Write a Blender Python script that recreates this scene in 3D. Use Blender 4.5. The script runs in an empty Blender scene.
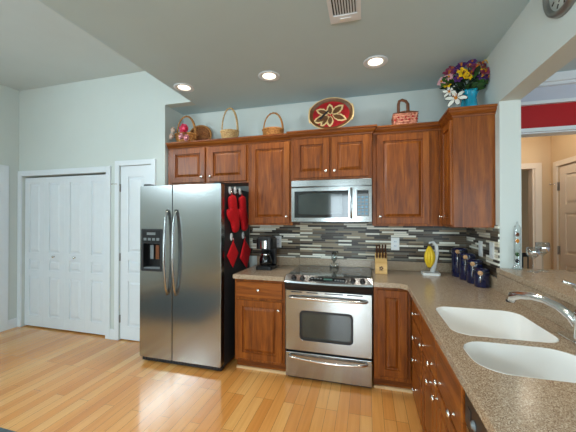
import bpy, bmesh, math, random
from mathutils import Vector, Matrix, Quaternion
random.seed(7)
R = math.radians
SC = bpy.context.scene
C = SC.collection
PI = math.pi

# ------------------------------------------------------------------ camera
cam_d = bpy.data.cameras.new('camera')
cam = bpy.data.objects.new('camera', cam_d); C.objects.link(cam)
cam.location = (0.7126, -3.1525, 1.4433)
cam.rotation_euler = (R(90.39), 0, R(15.14))
cam_d.sensor_width = 36; cam_d.lens = 18.16
cam_d.clip_start = 0.02
SC.camera = cam

# ------------------------------------------------------------------ world, exposure
SC.view_settings.view_transform = 'Standard'
SC.view_settings.look = 'None'
SC.view_settings.gamma = 1
SC.view_settings.use_curve_mapping = False
SC.view_settings.exposure = -0.46
w = bpy.data.worlds.new('sky'); SC.world = w; w.use_nodes = True
bg = w.node_tree.nodes['Background']
bg.inputs[0].default_value = (0.80, 0.92, 1.0, 1); bg.inputs[1].default_value = 2.5

def area(name, loc, rot, sx, sy, power, col=(1, 1, 1)):
    d = bpy.data.lights.new(name, 'AREA'); d.shape = 'RECTANGLE'; d.size = sx; d.size_y = sy
    d.energy = power; d.color = col
    o = bpy.data.objects.new(name, d); o.location = loc; o.rotation_euler = rot; C.objects.link(o)
    return o
# daylight through rear glass door and dining window; the two high lamps are added
YR = -6.3; XLW = -3.777
DAY = (0.74, 0.91, 1.0)
area('fill_left_high', (XLW - .14, -4.45, 2.72), (0, R(-90), 0), .6, 2.7, 240, DAY)  # added fill through an invented high opening, brightens the right header wall
area('fill_rear_high', (-2.5, YR - .12, 2.72), (R(90), 0, 0), 2.2, .6, 8, DAY)  # weak added fill, kept high to stay out of the steel reflections
area('daylight_glass_door', (0.25, YR - .12, 1.1), (R(90), 0, 0), 1.15, 2.1, 125, DAY)
area('daylight_dining_window', (3.3, YR - .12, 1.5), (R(90), 0, 0), 1.7, 1.5, 112, DAY)

# ------------------------------------------------------------------ helpers
def lin(c):
    c = c / 255
    return c / 12.92 if c <= .04045 else ((c + .055) / 1.055) ** 2.4
def S(r, g, b): return (lin(r), lin(g), lin(b), 1)

class NT:
    def __init__(s, name):
        s.m = bpy.data.materials.new(name); s.m.use_nodes = True
        s.t = s.m.node_tree; s.b = s.t.nodes['Principled BSDF']
    def n(s, typ, **kw):
        x = s.t.nodes.new(typ)
        for k, v in kw.items():
            if k in x.inputs.keys(): x.inputs[k].default_value = v
            else: setattr(x, k, v)
        return x
    def l(s, a, b): s.t.links.new(a, b)
    def ramp(s, fac, stops, interp='LINEAR'):
        r = s.n('ShaderNodeValToRGB'); e = r.color_ramp; e.interpolation = interp
        while len(e.elements) < len(stops): e.elements.new(.5)
        for i, (p, c) in enumerate(stops): e.elements[i].position = p; e.elements[i].color = c
        s.l(fac, r.inputs[0]); return r
    def coords(s, kind='Object', scale=(1, 1, 1)):
        t = s.n('ShaderNodeTexCoord'); m = s.n('ShaderNodeMapping'); m.inputs['Scale'].default_value = scale
        s.l(t.outputs[kind], m.inputs[0]); return m.outputs[0]
    def bump(s, h, strength=.2, dist=.002):
        b = s.n('ShaderNodeBump'); b.inputs['Strength'].default_value = strength; b.inputs['Distance'].default_value = dist
        s.l(h, b.inputs['Height']); s.l(b.outputs[0], s.b.inputs['Normal'])

def mat(name, col, rough=.5, metal=0, var=.06, nscale=9, coat=0, trans=0, ior=1.45, emit=None, es=0, bump=0, spec=None, stretch=(1, 1, 1)):
    k = NT(name); b = k.b
    b.inputs['Roughness'].default_value = rough; b.inputs['Metallic'].default_value = metal
    b.inputs['Coat Weight'].default_value = coat; b.inputs['Coat Roughness'].default_value = .08
    b.inputs['Transmission Weight'].default_value = trans; b.inputs['IOR'].default_value = ior
    if spec is not None: b.inputs['Specular IOR Level'].default_value = spec
    if emit: b.inputs['Emission Color'].default_value = emit; b.inputs['Emission Strength'].default_value = es
    if var:
        v = k.coords('Object', tuple(nscale * q for q in stretch)); nz = k.n('ShaderNodeTexNoise', Scale=1.0, Detail=3.0); k.l(v, nz.inputs['Vector'])
        lo = tuple(max(0, c * (1 - var)) for c in col[:3]) + (1,); hi = tuple(min(1, c * (1 + var)) for c in col[:3]) + (1,)
        r = k.ramp(nz.outputs['Fac'], [(.3, lo), (.7, hi)]); k.l(r.outputs[0], b.inputs['Base Color'])
        if bump: k.bump(nz.outputs['Fac'], bump)
    else: b.inputs['Base Color'].default_value = col
    return k.m

def wood(name, dark, mid, light, axis='z', rough=.42, coat=.06):
    k = NT(name); sc = {'z': (24, 24, 1.6), 'x': (1.6, 24, 24), 'y': (24, 1.6, 24)}[axis]
    v = k.coords('Object', sc); n1 = k.n('ShaderNodeTexNoise', Scale=1.0, Detail=5.0, Distortion=1.2); k.l(v, n1.inputs['Vector'])
    v2 = k.coords('Object', tuple(q * 7 for q in sc)); n2 = k.n('ShaderNodeTexNoise', Scale=1.0, Detail=2.0); k.l(v2, n2.inputs['Vector'])
    mx = k.n('ShaderNodeMath', operation='MULTIPLY_ADD'); k.l(n2.outputs['Fac'], mx.inputs[0]); mx.inputs[1].default_value = .35; k.l(n1.outputs['Fac'], mx.inputs[2])
    r = k.ramp(mx.outputs[0], [(.42, dark), (.66, mid), (.9, light)]); k.l(r.outputs[0], k.b.inputs['Base Color'])
    k.b.inputs['Roughness'].default_value = rough; k.b.inputs['Specular IOR Level'].default_value = .3; k.b.inputs['Coat Weight'].default_value = coat; k.b.inputs['Coat Roughness'].default_value = .15
    return k.m

def steel(name, col=(.39, .40, .395, 1), rough=.2, axis='x'):
    k = NT(name); b = k.b; b.inputs['Metallic'].default_value = 1
    v = k.coords('Object', {'x': (1.5, 300, 300), 'z': (300, 300, 1.5)}[axis]); n = k.n('ShaderNodeTexNoise', Scale=1.0, Detail=2.0); k.l(v, n.inputs['Vector'])
    r = k.ramp(n.outputs['Fac'], [(.3, tuple(c * .993 for c in col[:3]) + (1,)), (.7, col)]); k.l(r.outputs[0], b.inputs['Base Color'])
    m = k.n('ShaderNodeMapRange'); m.inputs['To Min'].default_value = rough - .003; m.inputs['To Max'].default_value = rough + .004
    k.l(n.outputs['Fac'], m.inputs['Value']); k.l(m.outputs[0], b.inputs['Roughness'])
    return k.m

def pos_vec(k, order, rot=False):
    g = k.n('ShaderNodeNewGeometry'); s = k.n('ShaderNodeSeparateXYZ'); k.l(g.outputs['Position'], s.inputs[0])
    c = k.n('ShaderNodeCombineXYZ'); k.l(s.outputs[order[0]], c.inputs[0]); k.l(s.outputs[order[1]], c.inputs[1]); return c.outputs[0]

def mosaic(name, order):
    k = NT(name); v = pos_vec(k, order)
    br = k.n('ShaderNodeTexBrick', offset=.37, offset_frequency=3, squash=1.7, squash_frequency=2)
    k.l(v, br.inputs['Vector'])
    for n_, val in (('Color1', (0, 0, 0, 1)), ('Color2', (1, 1, 1, 1)), ('Mortar', (.5, .5, .5, 1)), ('Scale', 1.0), ('Mortar Size', .0011), ('Mortar Smooth', 0.0), ('Bias', 0.0), ('Brick Width', .14), ('Row Height', .0195)):
        br.inputs[n_].default_value = val
    r = k.ramp(br.outputs['Color'], [(0, S(46, 36, 28)), (.2, S(98, 82, 64)), (.34, S(152, 136, 110)), (.48, S(60, 50, 42)), (.6, S(214, 206, 184)), (.72, S(112, 108, 96)), (.82, S(236, 234, 220))], 'CONSTANT')
    mx = k.n('ShaderNodeMix', data_type='RGBA'); k.l(br.outputs['Fac'], mx.inputs[0]); k.l(r.outputs[0], mx.inputs[6]); mx.inputs[7].default_value = S(120, 118, 110)
    k.l(mx.outputs[2], k.b.inputs['Base Color']); k.b.inputs['Roughness'].default_value = .3; k.b.inputs['Specular IOR Level'].default_value = .25
    inv = k.n('ShaderNodeMath', operation='SUBTRACT'); inv.inputs[0].default_value = 1; k.l(br.outputs['Fac'], inv.inputs[1]); k.bump(inv.outputs[0], .35, .001)
    return k.m

def plank_floor():
    k = NT('oak_planks'); v = pos_vec(k, (1, 0))
    br = k.n('ShaderNodeTexBrick', offset=.41, offset_frequency=3, squash=1.0, squash_frequency=2); k.l(v, br.inputs['Vector'])
    for n_, val in (('Color1', (0, 0, 0, 1)), ('Color2', (1, 1, 1, 1)), ('Mortar', (.5, .5, .5, 1)), ('Scale', 1.0), ('Mortar Size', .0012), ('Mortar Smooth', .2), ('Bias', 0.0), ('Brick Width', .95), ('Row Height', .083)):
        br.inputs[n_].default_value = val
    r = k.ramp(br.outputs['Color'], [(0, S(218, 144, 70)), (.35, S(228, 157, 82)), (.7, S(236, 170, 95)), (1, S(242, 186, 114))])
    g = k.n('ShaderNodeNewGeometry'); mp = k.n('ShaderNodeMapping'); mp.inputs['Scale'].default_value = (38, 1.8, 1); k.l(g.outputs['Position'], mp.inputs[0])
    n = k.n('ShaderNodeTexNoise', Scale=1.0, Detail=5.0, Distortion=.8); k.l(mp.outputs[0], n.inputs['Vector'])
    gr = k.ramp(n.outputs['Fac'], [(.3, (.86, .80, .72, 1)), (.62, (1, 1, 1, 1))])
    mu = k.n('ShaderNodeMix', data_type='RGBA', blend_type='MULTIPLY'); mu.inputs[0].default_value = .8; k.l(r.outputs[0], mu.inputs[6]); k.l(gr.outputs[0], mu.inputs[7])
    mx = k.n('ShaderNodeMix', data_type='RGBA'); k.l(br.outputs['Fac'], mx.inputs[0]); k.l(mu.outputs[2], mx.inputs[6]); mx.inputs[7].default_value = S(120, 78, 44)
    k.l(mx.outputs[2], k.b.inputs['Base Color']); k.b.inputs['Roughness'].default_value = .2
    k.b.inputs['Coat Weight'].default_value = .5; k.b.inputs['Coat Roughness'].default_value = .1
    return k.m

def stone(name):
    k = NT(name); v = k.coords('Object', (1, 1, 1))
    n = k.n('ShaderNodeTexVoronoi', Scale=380.0); k.l(v, n.inputs['Vector'])
    r = k.ramp(n.outputs['Color'], [(0, S(96, 76, 58)), (.3, S(150, 126, 102)), (.6, S(172, 150, 124)), (.85, S(208, 192, 168))])
    k.l(r.outputs[0], k.b.inputs['Base Color']); k.b.inputs['Roughness'].default_value = .2
    return k.m

def weave(name, c1, c2, s=60):
    k = NT(name); v = k.coords('Object', (s, s, s * 1.4)); n = k.n('ShaderNodeTexNoise', Scale=1.0, Detail=2.0); k.l(v, n.inputs['Vector'])
    r = k.ramp(n.outputs['Fac'], [(.35, c1), (.65, c2)]); k.l(r.outputs[0], k.b.inputs['Base Color']); k.b.inputs['Roughness'].default_value = .65
    k.bump(n.outputs['Fac'], .4, .003); return k.m

M = {}
M['wall'] = mat('wall_paint', S(206, 213, 208), .6, var=.015, nscale=3)
M['ceil'] = mat('ceiling_paint', S(190, 213, 219), .7, var=.015, nscale=3)
M['ceil_high'] = mat('high_ceiling_paint', S(208, 218, 218), .7, var=.015, nscale=3)
M['white'] = mat('white_trim_paint', S(226, 232, 236), .35, var=.01)
M['beige'] = mat('beige_paint', S(214, 186, 148), .6, var=.02, nscale=3)
M['red'] = mat('red_paint', S(176, 4, 14), .5, var=.04, nscale=3)
M['creampaint'] = mat('cream_trim_paint', S(232, 216, 196), .4, var=.01)
M['lav'] = mat('pale_frieze_paint', S(196, 201, 214), .5, var=.02, nscale=3)
M['floor'] = plank_floor()
M['wood'] = wood('cherry_wood', S(92, 44, 10), S(130, 67, 16), S(156, 88, 25))
M['wood_x'] = wood('cherry_wood_across', S(92, 44, 10), S(130, 67, 16), S(156, 88, 25), 'x')
M['wood_y'] = wood('cherry_wood_along', S(92, 44, 10), S(130, 67, 16), S(156, 88, 25), 'y')
M['maple'] = wood('pale_maple', S(206, 158, 92), S(222, 178, 112), S(232, 194, 132), 'x')
M['shoe'] = wood('pale_moulding', S(206, 166, 116), S(220, 184, 136), S(230, 198, 152), 'x')
M['stone'] = stone('speckled_stone')
M['tile_b'] = mosaic('glass_mosaic_back', (0, 2)); M['tile_r'] = mosaic('glass_mosaic_right', (1, 2))
M['steel'] = steel('brushed_steel'); M['steel_z'] = steel('brushed_steel_upright', axis='z')
M['chrome'] = mat('chrome', (.80, .80, .80, 1), .12, 1, var=.02)
M['nickel'] = mat('satin_nickel', (.72, .70, .66, 1), .25, 1, var=.02)
M['copper'] = mat('warm_handle_metal', (.70, .62, .55, 1), .22, 1, var=.02)
M['black'] = mat('black_plastic', S(22, 22, 23), .35, var=.1)
M['blackgloss'] = mat('black_glass', S(14, 15, 16), .06, var=.05, coat=.5)
M['cook'] = mat('cooktop_glass', S(30, 33, 36), .10, var=.1, coat=.5)
M['dark'] = mat('dark_grey_steel', S(44, 44, 46), .45, var=.1)
M['mglass'] = mat('tinted_oven_glass', S(52, 60, 58), .08, var=.2, nscale=3, coat=.6)
M['grey'] = mat('grey_plastic', S(120, 126, 128), .4, var=.05)
M['sink'] = mat('white_enamel', S(246, 243, 238), .18, var=.01, coat=.4)
M['plate'] = mat('white_plastic', S(232, 234, 232), .35, var=.01)
M['slot'] = mat('outlet_slot', S(60, 60, 60), .5, var=.05)
M['navy'] = mat('navy_glaze', S(16, 24, 62), .12, var=.15, coat=.6)
M['redcloth'] = mat('red_quilted_cotton', S(205, 12, 26), .8, var=.12, nscale=60, bump=.4)
M['wicker'] = weave('golden_wicker', S(150, 92, 40), S(204, 146, 78))
M['wicker_p'] = weave('pale_wicker', S(176, 136, 84), S(222, 190, 136))
M['wicker_d'] = weave('brown_wicker', S(124, 70, 32), S(178, 112, 58))
M['pinkweave'] = weave('copper_pink_weave', S(158, 72, 46), S(232, 166, 136), 45)
M['brownband'] = mat('brown_bentwood', S(116, 66, 34), .45, var=.15, nscale=30)
M['glass'] = mat('clear_glass', (1, 1, 1, 1), .02, var=0, trans=1, ior=1.45)
M['liquid'] = mat('clear_liquid', (.97, .98, 1, 1), .02, var=0, trans=1, ior=1.33)
M['amber'] = mat('amber_liquid', S(210, 130, 40), .2, var=.05)
M['green'] = mat('leaf_green', S(44, 84, 32), .55, var=.3, nscale=30)
M['dgreen'] = mat('dark_leaf_green', S(28, 46, 28), .55, var=.3, nscale=30)
M['yellow'] = mat('yellow_petal', S(244, 196, 28), .5, var=.12, nscale=40)
M['purple'] = mat('purple_petal', S(84, 42, 108), .5, var=.25, nscale=40)
M['mauve'] = mat('mauve_petal', S(136, 50, 80), .5, var=.25, nscale=40)
M['pink'] = mat('pink_petal', S(232, 92, 124), .5, var=.2, nscale=40)
M['palepink'] = mat('pale_pink_petal', S(214, 160, 168), .5, var=.15, nscale=40)
M['cream'] = mat('cream_petal', S(228, 206, 190), .5, var=.1, nscale=40)
M['lily'] = mat('white_petal', S(232, 232, 222), .5, var=.06, nscale=40)
M['ink'] = mat('dark_petal_edge', S(24, 26, 34), .5, var=.1)
M['teal'] = mat('turquoise_glaze', S(24, 172, 208), .25, var=.2, nscale=14, coat=.4)
M['gold'] = mat('gilded_cream', S(222, 192, 138), .4, var=.1, nscale=40)
M['platebrown'] = mat('painted_brown', S(104, 66, 34), .4, var=.25, nscale=40)
M['platered'] = mat('painted_red', S(164, 18, 26), .4, var=.25, nscale=30)
M['banana'] = mat('banana_skin', S(240, 200, 44), .45, var=.1, nscale=18)
M['bananatip'] = mat('banana_tip', S(110, 88, 40), .6, var=.2)
M['rug'] = mat('slate_rug', S(78, 90, 96), .95, var=.25, nscale=120, bump=.6)
M['clockface'] = mat('clock_face', S(206, 214, 208), .4, var=.02)
M['clockrim'] = mat('brushed_pewter', (.33, .33, .32, 1), .35, .9, var=.1)
M['lamp'] = mat('lit_lamp', S(255, 240, 220), .5, var=0, emit=(1, .88, .70, 1), es=3)
M['warmglow'] = mat('added_globe_glow', S(255, 230, 190), .5, var=0, emit=(1, .78, .5, 1), es=6)
M['display'] = mat('display_blue', S(96, 140, 165), .2, var=.4, nscale=60)
M['digit'] = mat('lit_digits', S(40, 70, 64), .4, var=0, emit=(.35, .9, .75, 1), es=.15)
M['knifewood'] = wood('knife_handle_wood', S(46, 28, 20), S(74, 44, 28), S(100, 62, 40))
M['spoonwood'] = mat('tan_wood', S(196, 150, 104), .5, var=.12, nscale=40)
M['hingemetal'] = mat('dull_hinge_metal', (.30, .29, .27, 1), .4, 1, var=.05)

k_ = NT('thin_clear_glass'); t_ = k_.t
tr_ = k_.n('ShaderNodeBsdfTransparent'); gl_ = k_.n('ShaderNodeBsdfGlossy'); gl_.inputs['Roughness'].default_value = .03
tr_.inputs['Color'].default_value = (.93, .95, .95, 1)
fz_ = k_.n('ShaderNodeLayerWeight'); fz_.inputs['Blend'].default_value = .35
mx_ = k_.n('ShaderNodeMixShader'); k_.l(fz_.outputs['Facing'], mx_.inputs[0]); k_.l(tr_.outputs[0], mx_.inputs[1]); k_.l(gl_.outputs[0], mx_.inputs[2])
k_.l(mx_.outputs[0], t_.nodes['Material Output'].inputs[0]); M['glass'] = k_.m
# ---- mesh collector
class F:      # a local frame on a face: u along, v up, n outward
    def __init__(s, o, u, v, n): s.o = Vector(o); s.u = Vector(u); s.v = Vector(v); s.n = Vector(n)
    def __call__(s, a, b, c=0): return s.o + s.u * a + s.v * b + s.n * c
def front(x, y, z=0): return F((x, y, z), (1, 0, 0), (0, 0, 1), (0, -1, 0))       # faces the camera side (-y)
def sideL(x, y, z=0): return F((x, y, z), (0, -1, 0), (0, 0, 1), (-1, 0, 0))      # faces -x, u runs towards -y
def sideR(x, y, z=0): return F((x, y, z), (0, 1, 0), (0, 0, 1), (1, 0, 0))        # faces +x

class MB:
    def __init__(s): s.v = []; s.f = []; s.mi = 0; s.sm = False
    def add(s, vs, fs, smooth=None):
        b = len(s.v); s.v += [Vector(p) for p in vs]
        for f in fs: s.f.append((tuple(b + i for i in f), s.mi, s.sm if smooth is None else smooth))
        return s
    def m(s, i): s.mi = i; return s
    def box(s, x0, x1, y0, y1, z0, z1):
        return s.add([(x, y, z) for x in (x0, x1) for y in (y0, y1) for z in (z0, z1)],
                     [(0, 1, 3, 2), (4, 6, 7, 5), (0, 4, 5, 1), (2, 3, 7, 6), (0, 2, 6, 4), (1, 5, 7, 3)], False)
    def fbox(s, fr, u0, u1, v0, v1, n0, n1):
        return s.add([fr(a, b, c) for a in (u0, u1) for b in (v0, v1) for c in (n0, n1)],
                     [(0, 1, 3, 2), (4, 6, 7, 5), (0, 4, 5, 1), (2, 3, 7, 6), (0, 2, 6, 4), (1, 5, 7, 3)], False)
    def loops(s, ls, cap0=True, cap1=True, closed=True, smooth=False):
        n = len(ls[0]); vs = [p for l in ls for p in l]; fs = []
        for i in range(len(ls) - 1):
            for j in range(n if closed else n - 1):
                k = (j + 1) % n
                fs.append((i * n + j, i * n + k, (i + 1) * n + k, (i + 1) * n + j))
        if cap0: fs.append(tuple(range(n)))
        if cap1: fs.append(tuple((len(ls) - 1) * n + j for j in range(n)))
        return s.add(vs, fs, smooth)
    def lathe(s, prof, fr=None, c=(0, 0, 0), n=24, cap0=True, cap1=True, sx=1, sy=1, smooth=True):
        c = Vector(c); ls = []
        for r, z in prof:
            l = []
            for j in range(n):
                a = 2 * PI * j / n; x, y = r * math.cos(a) * sx, r * math.sin(a) * sy
                l.append(fr(x, y, z) if fr else c + Vector((x, y, z)))
            ls.append(l)
        return s.loops(ls, cap0, cap1, True, smooth)
    def tube(s, pts, r, n=8, closed=False, cap=True, flat=1.0):
        pts = [Vector(p) for p in pts]; m = len(pts); ls = []; up = None
        for i in range(m):
            a = pts[(i - 1) % m] if (closed or i > 0) else pts[i]; b = pts[(i + 1) % m] if (closed or i < m - 1) else pts[i]
            t = (b - a).normalized()
            if up is None:
                up = t.orthogonal().normalized()
                if abs(t.z) < .9: up = (Vector((0, 0, 1)) - t * t.z).normalized()
            up = (up - t * up.dot(t)).normalized(); sd = t.cross(up)
            rr = r[i] if isinstance(r, (list, tuple)) else r
            ls.append([pts[i] + up * (rr * math.cos(2 * PI * k / n)) + sd * (rr * flat * math.sin(2 * PI * k / n)) for k in range(n)])
        if closed: ls.append(ls[0]); cap = False
        return s.loops(ls, cap, cap, True, True)
    def prism(s, fr, outer, holes=(), n0=0, n1=.01):
        bm = bmesh.new(); loops = []
        for lp in [outer] + list(holes):
            vs = [bm.verts.new((p[0], p[1], 0)) for p in lp]; loops.append(vs)
            for i in range(len(vs)): bm.edges.new((vs[i], vs[(i + 1) % len(vs)]))
        bmesh.ops.triangle_fill(bm, use_beauty=True, use_dissolve=False, edges=bm.edges[:], normal=(0, 0, 1))
        bm.verts.index_update(); idx = {v: i for i, v in enumerate(bm.verts)}; N = len(idx)
        pts = [v.co.copy() for v in bm.verts]
        vs = [fr(p.x, p.y, n0) for p in pts] + [fr(p.x, p.y, n1) for p in pts]; fs = []
        for f in bm.faces:
            a = [idx[v] for v in f.verts]; fs.append(tuple(a)); fs.append(tuple(N + i for i in reversed(a)))
        for lp in loops:
            for i in range(len(lp)):
                a, b = idx[lp[i]], idx[lp[(i + 1) % len(lp)]]; fs.append((a, b, N + b, N + a))
        bm.free(); return s.add(vs, fs, False)
    def sphere(s, c, r, n=12, m=8, sz=1):
        c = Vector(c); prof = [(r * math.sin(PI * i / m) + 1e-5, -r * sz * math.cos(PI * i / m)) for i in range(m + 1)]
        return s.lathe(prof, c=c, n=n)
    def panel(s, fr, u0, u1, v0, v1, steps):     # nested rectangles (inset, out)
        ls = []
        for ins, out in steps:
            ls.append([fr(u0 + ins, v0 + ins, out), fr(u1 - ins, v0 + ins, out), fr(u1 - ins, v1 - ins, out), fr(u0 + ins, v1 - ins, out)])
        return s.loops(ls, True, True)

def wloc(o):
    p = Vector((0, 0, 0))
    while o: p += o.location; o = o.parent
    return p
def obj(name, mb, mats, parent=None, bevel=0, recentre=True, local=False, seg=2):
    """one mesh object; vertices are given in the place's own coordinates"""
    if not isinstance(mats, (list, tuple)): mats = [mats]
    me = bpy.data.meshes.new(name)
    vs = mb.v
    if local: off = Vector((0, 0, 0))
    elif parent: off = wloc(parent)
    elif recentre and vs:
        xs = [v.x for v in vs]; ys = [v.y for v in vs]; off = Vector(((min(xs) + max(xs)) / 2, (min(ys) + max(ys)) / 2, min(v.z for v in vs)))
    else: off = Vector((0, 0, 0))
    me.from_pydata([tuple(v - off) for v in vs], [], [f[0] for f in mb.f])
    for p, f in zip(me.polygons, mb.f): p.material_index = f[1]; p.use_smooth = f[2]
    bm = bmesh.new(); bm.from_mesh(me); bmesh.ops.recalc_face_normals(bm, faces=bm.faces[:]); bm.to_mesh(me); bm.free()
    for m_ in mats: me.materials.append(M[m_] if isinstance(m_, str) else m_)
    o = bpy.data.objects.new(name, me); C.objects.link(o)
    if parent: o.parent = parent
    elif not local: o.location = off
    if bevel:
        b = o.modifiers.new('bevel', 'BEVEL'); b.width = bevel; b.segments = seg; b.limit_method = 'ANGLE'; b.angle_limit = R(40)
    return o
def tag(o, label, cat, group=None, kind=None):
    o['label'] = label; o['category'] = cat
    if group: o['group'] = group
    if kind: o['kind'] = kind
    return o
def thing(name, label, cat, loc, group=None, rotz=0):
    o = bpy.data.objects.new(name, None); C.objects.link(o); o.location = loc; o.rotation_euler = (0, 0, rotz); o.empty_display_size = .05
    return tag(o, label, cat, group)
def struct(o, label=None):
    o['kind'] = 'structure'
    if label: o['label'] = label
    return o
def sroot(name, loc, label=None):
    o = bpy.data.objects.new(name, None); C.objects.link(o); o.location = loc; o.empty_display_size = .05
    return struct(o, label)
def dup(src, loc=None, rotz=None, label=None, group=None):
    c = src.copy(); C.objects.link(c)
    if loc is not None: c.location = loc
    if rotz is not None: c.rotation_euler = (0, 0, rotz)
    if label: c['label'] = label
    if group: c['group'] = group
    def rec(a, b):
        for ch in list(a.children):
            if ch == b: continue
            d = ch.copy(); C.objects.link(d); d.parent = b; rec(ch, d)
    rec(src, c); return c

def rrect(x0, x1, y0, y1, r, n=6):
    p = []
    for cx, cy, a0 in ((x1 - r, y1 - r, 0), (x0 + r, y1 - r, 90), (x0 + r, y0 + r, 180), (x1 - r, y0 + r, 270)):
        for i in range(n + 1):
            a = R(a0 + 90 * i / n); p.append((cx + r * math.cos(a), cy + r * math.sin(a)))
    return p
def ell(cx, cy, rx, ry, n=32): return [(cx + rx * math.cos(2 * PI * i / n), cy + ry * math.sin(2 * PI * i / n)) for i in range(n)]

# key planes of the place
XR, XD = 1.647, 1.78          # kitchen and dining faces of the right wall
ZC, ZH = 2.727, 3.146         # kitchen ceiling, high ceiling of the living side
YW, XL = -.344, -3.777        # closet wall plane, left wall
XA, XE = -1.492, -1.154       # fridge alcove side, edge of the lower ceiling
CT = .914
XDR = 5.2

# ------------------------------------------------------------------ setting: shell
b = MB().box(XL - .3, XDR + .2, YR - .3, 3.4, -.1, 0); struct(obj('floor', b, 'floor'))
b = MB().box(XE, XDR + .1, YR, .12, ZC, ZC + .08); b.box(XA - .1, XE, YW + .1, .12, ZC, ZC + .08); b.box(XE, XE + .08, YR, YW, ZC + .08, ZH + .1)
struct(obj('ceiling', b, 'ceil'))
b = MB().box(XL - .1, XE + .08, YR, YW + .1, ZH, ZH + .1); struct(obj('ceiling_high', b, 'ceil_high'))
b = MB().box(XA - .12, XD, 0, .12, 0, ZC); struct(obj('wall_back', b, 'wall'))
# closet wall with two door openings, header over the alcove, alcove side
OB = (-3.71, -2.31, 1.995); OP = (-2.118, -1.668, 2.06)
b = MB()
fr = front(0, YW)
b.prism(fr, [(XL - .1, 0), (OB[0], 0), (OB[0], OB[2]), (OB[1], OB[2]), (OB[1], 0), (OP[0], 0), (OP[0], OP[2]), (OP[1], OP[2]), (OP[1], 0), (XA, 0), (XA, ZC), (XE, ZC), (XE, ZH + .1), (XL - .1, ZH + .1)], (), -.10, 0)
b.box(XA - .1, XA, YW + .1, 0, 0, ZC)
struct(obj('wall_closet', b, 'wall'))
b = MB().box(XL - .12, XA - .1, .3, .36, 0, ZH); b.box(XL - .18, XL - .12, YW + .1, .36, 0, ZH); b.box(XL - .18, XA - .06, YW + .1, .36, 2.5, 2.56); struct(obj('wall_closet_inside', b, 'wall'))  # side walls and roof added unseen, to stop sky light leaking past the doors
# left wall with a door near the corner and an added high window further back
b = MB(); fs_ = sideR(XL, 0)
b.prism(fs_, [(YR, 0), (-1.40, 0), (-1.40, 2.05), (-.56, 2.05), (-.56, 0), (YW + .1, 0), (YW + .1, ZH + .1), (YR, ZH + .1)], [[(-5.8, 2.42), (-3.1, 2.42), (-3.1, 3.02), (-5.8, 3.02)]], -.12, 0)
struct(obj('wall_left', b, 'wall'))
# rear wall with added high window, glass door and dining window
b = MB(); fr = F((0, YR, 0), (1, 0, 0), (0, 0, 1), (0, 1, 0))
b.prism(fr, [(XL - .1, 0), (-.35, 0), (-.35, 2.15), (.82, 2.15), (.82, 0), (XDR + .1, 0), (XDR + .1, ZH + .1), (XL - .1, ZH + .1)],
        [[(-3.6, 2.42), (-1.4, 2.42), (-1.4, 3.02), (-3.6, 3.02)], [(2.45, .75), (4.15, .75), (4.15, 2.25), (2.45, 2.25)]], -.12, 0)
struct(obj('wall_rear', b, 'wall'))
def window(name, fr, u0, u1, v0, v1, nu, nv):
    b = MB(); t = .05
    b.prism(fr, [(u0, v0), (u1, v0), (u1, v1), (u0, v1)], [[(u0 + t, v0 + t), (u1 - t, v0 + t), (u1 - t, v1 - t), (u0 + t, v1 - t)]], -.09, -.03)
    for i in range(1, nu): x = u0 + (u1 - u0) * i / nu; b.fbox(fr, x - .015, x + .015, v0 + t, v1 - t, -.075, -.045)
    for i in range(1, nv): z = v0 + (v1 - v0) * i / nv; b.fbox(fr, u0 + t, u1 - t, z - .012, z + .012, -.072, -.048)
    struct(obj(name, b, 'white'))
window('added_window_1', F((0, YR, 0), (1, 0, 0), (0, 0, 1), (0, 1, 0)), -3.6, -1.4, 2.42, 3.02, 3, 1)  # unseen high window, added as an opening for the rear fill
window('window_2', F((0, YR, 0), (1, 0, 0), (0, 0, 1), (0, 1, 0)), -.35, .82, .01, 2.15, 2, 1)
window('window_3', F((0, YR, 0), (1, 0, 0), (0, 0, 1), (0, 1, 0)), 2.45, 4.15, .75, 2.25, 2, 2)
window('added_window_4', fs_, -5.8, -3.1, 2.42, 3.02, 3, 1)  # unseen high window, added as an opening for the left fill
# right wall: solid end beside the cabinets, header above the pass-through, half wall under the bar ledge
YE = -.715
YP = -2.95
b = MB(); fr = sideL(XR, 0)
b.prism(fr, [(0, 0), (-YP, 0), (-YP, 1.045), (-YE, 1.045), (-YE, 2.292), (-YP - 1.2, 2.292), (-YP - 1.2, ZC), (0, ZC)], (), -(XD - XR), 0)
struct(obj('wall_right', b, 'wall'))
# dining room: red wall with a wide cased opening, hall beyond
b = MB(); fr = front(0, 0)
HO = 2.228
b.prism(fr, [(XD, 0), (1.95, 0), (1.95, HO), (4.6, HO), (4.6, 0), (XDR, 0), (XDR, ZC), (XD, ZC)], (), -.12, 0)
o = obj('wall_dining', b, 'red'); struct(o)
b = MB().box(XDR, XDR + .1, YR, 3.4, 0, ZC + .1); struct(obj('wall_dining_side', b, 'lav'))
b = MB(); fr = front(0, -.001)
for v0, v1, n in ((2.655, ZC, .075), (2.63, 2.655, .05), (2.475, 2.505, .03)): b.fbox(fr, XD, XDR, v0, v1, 0, n)
b.m(1).fbox(fr, XD, XDR, 2.505, 2.63, 0, .008)
b.m(0).fbox(fr, 1.86, 4.7, HO, 2.262, 0, .022); b.fbox(fr, 1.86, 1.95, 0, HO, 0, .02); b.fbox(fr, 4.6, 4.7, 0, HO, 0, .02); b.fbox(fr, 1.95, 4.6, HO - .012, HO - .001, -.13, 0); b.fbox(fr, 1.951, 1.962, 0, HO, -.13, 0); b.fbox(fr, 4.588, 4.599, 0, HO, -.13, 0)
struct(obj('trim_1', b, ['white', 'lav']))
YH, XH = 1.17, 2.92
b = MB(); fr = front(0, YH)
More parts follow.
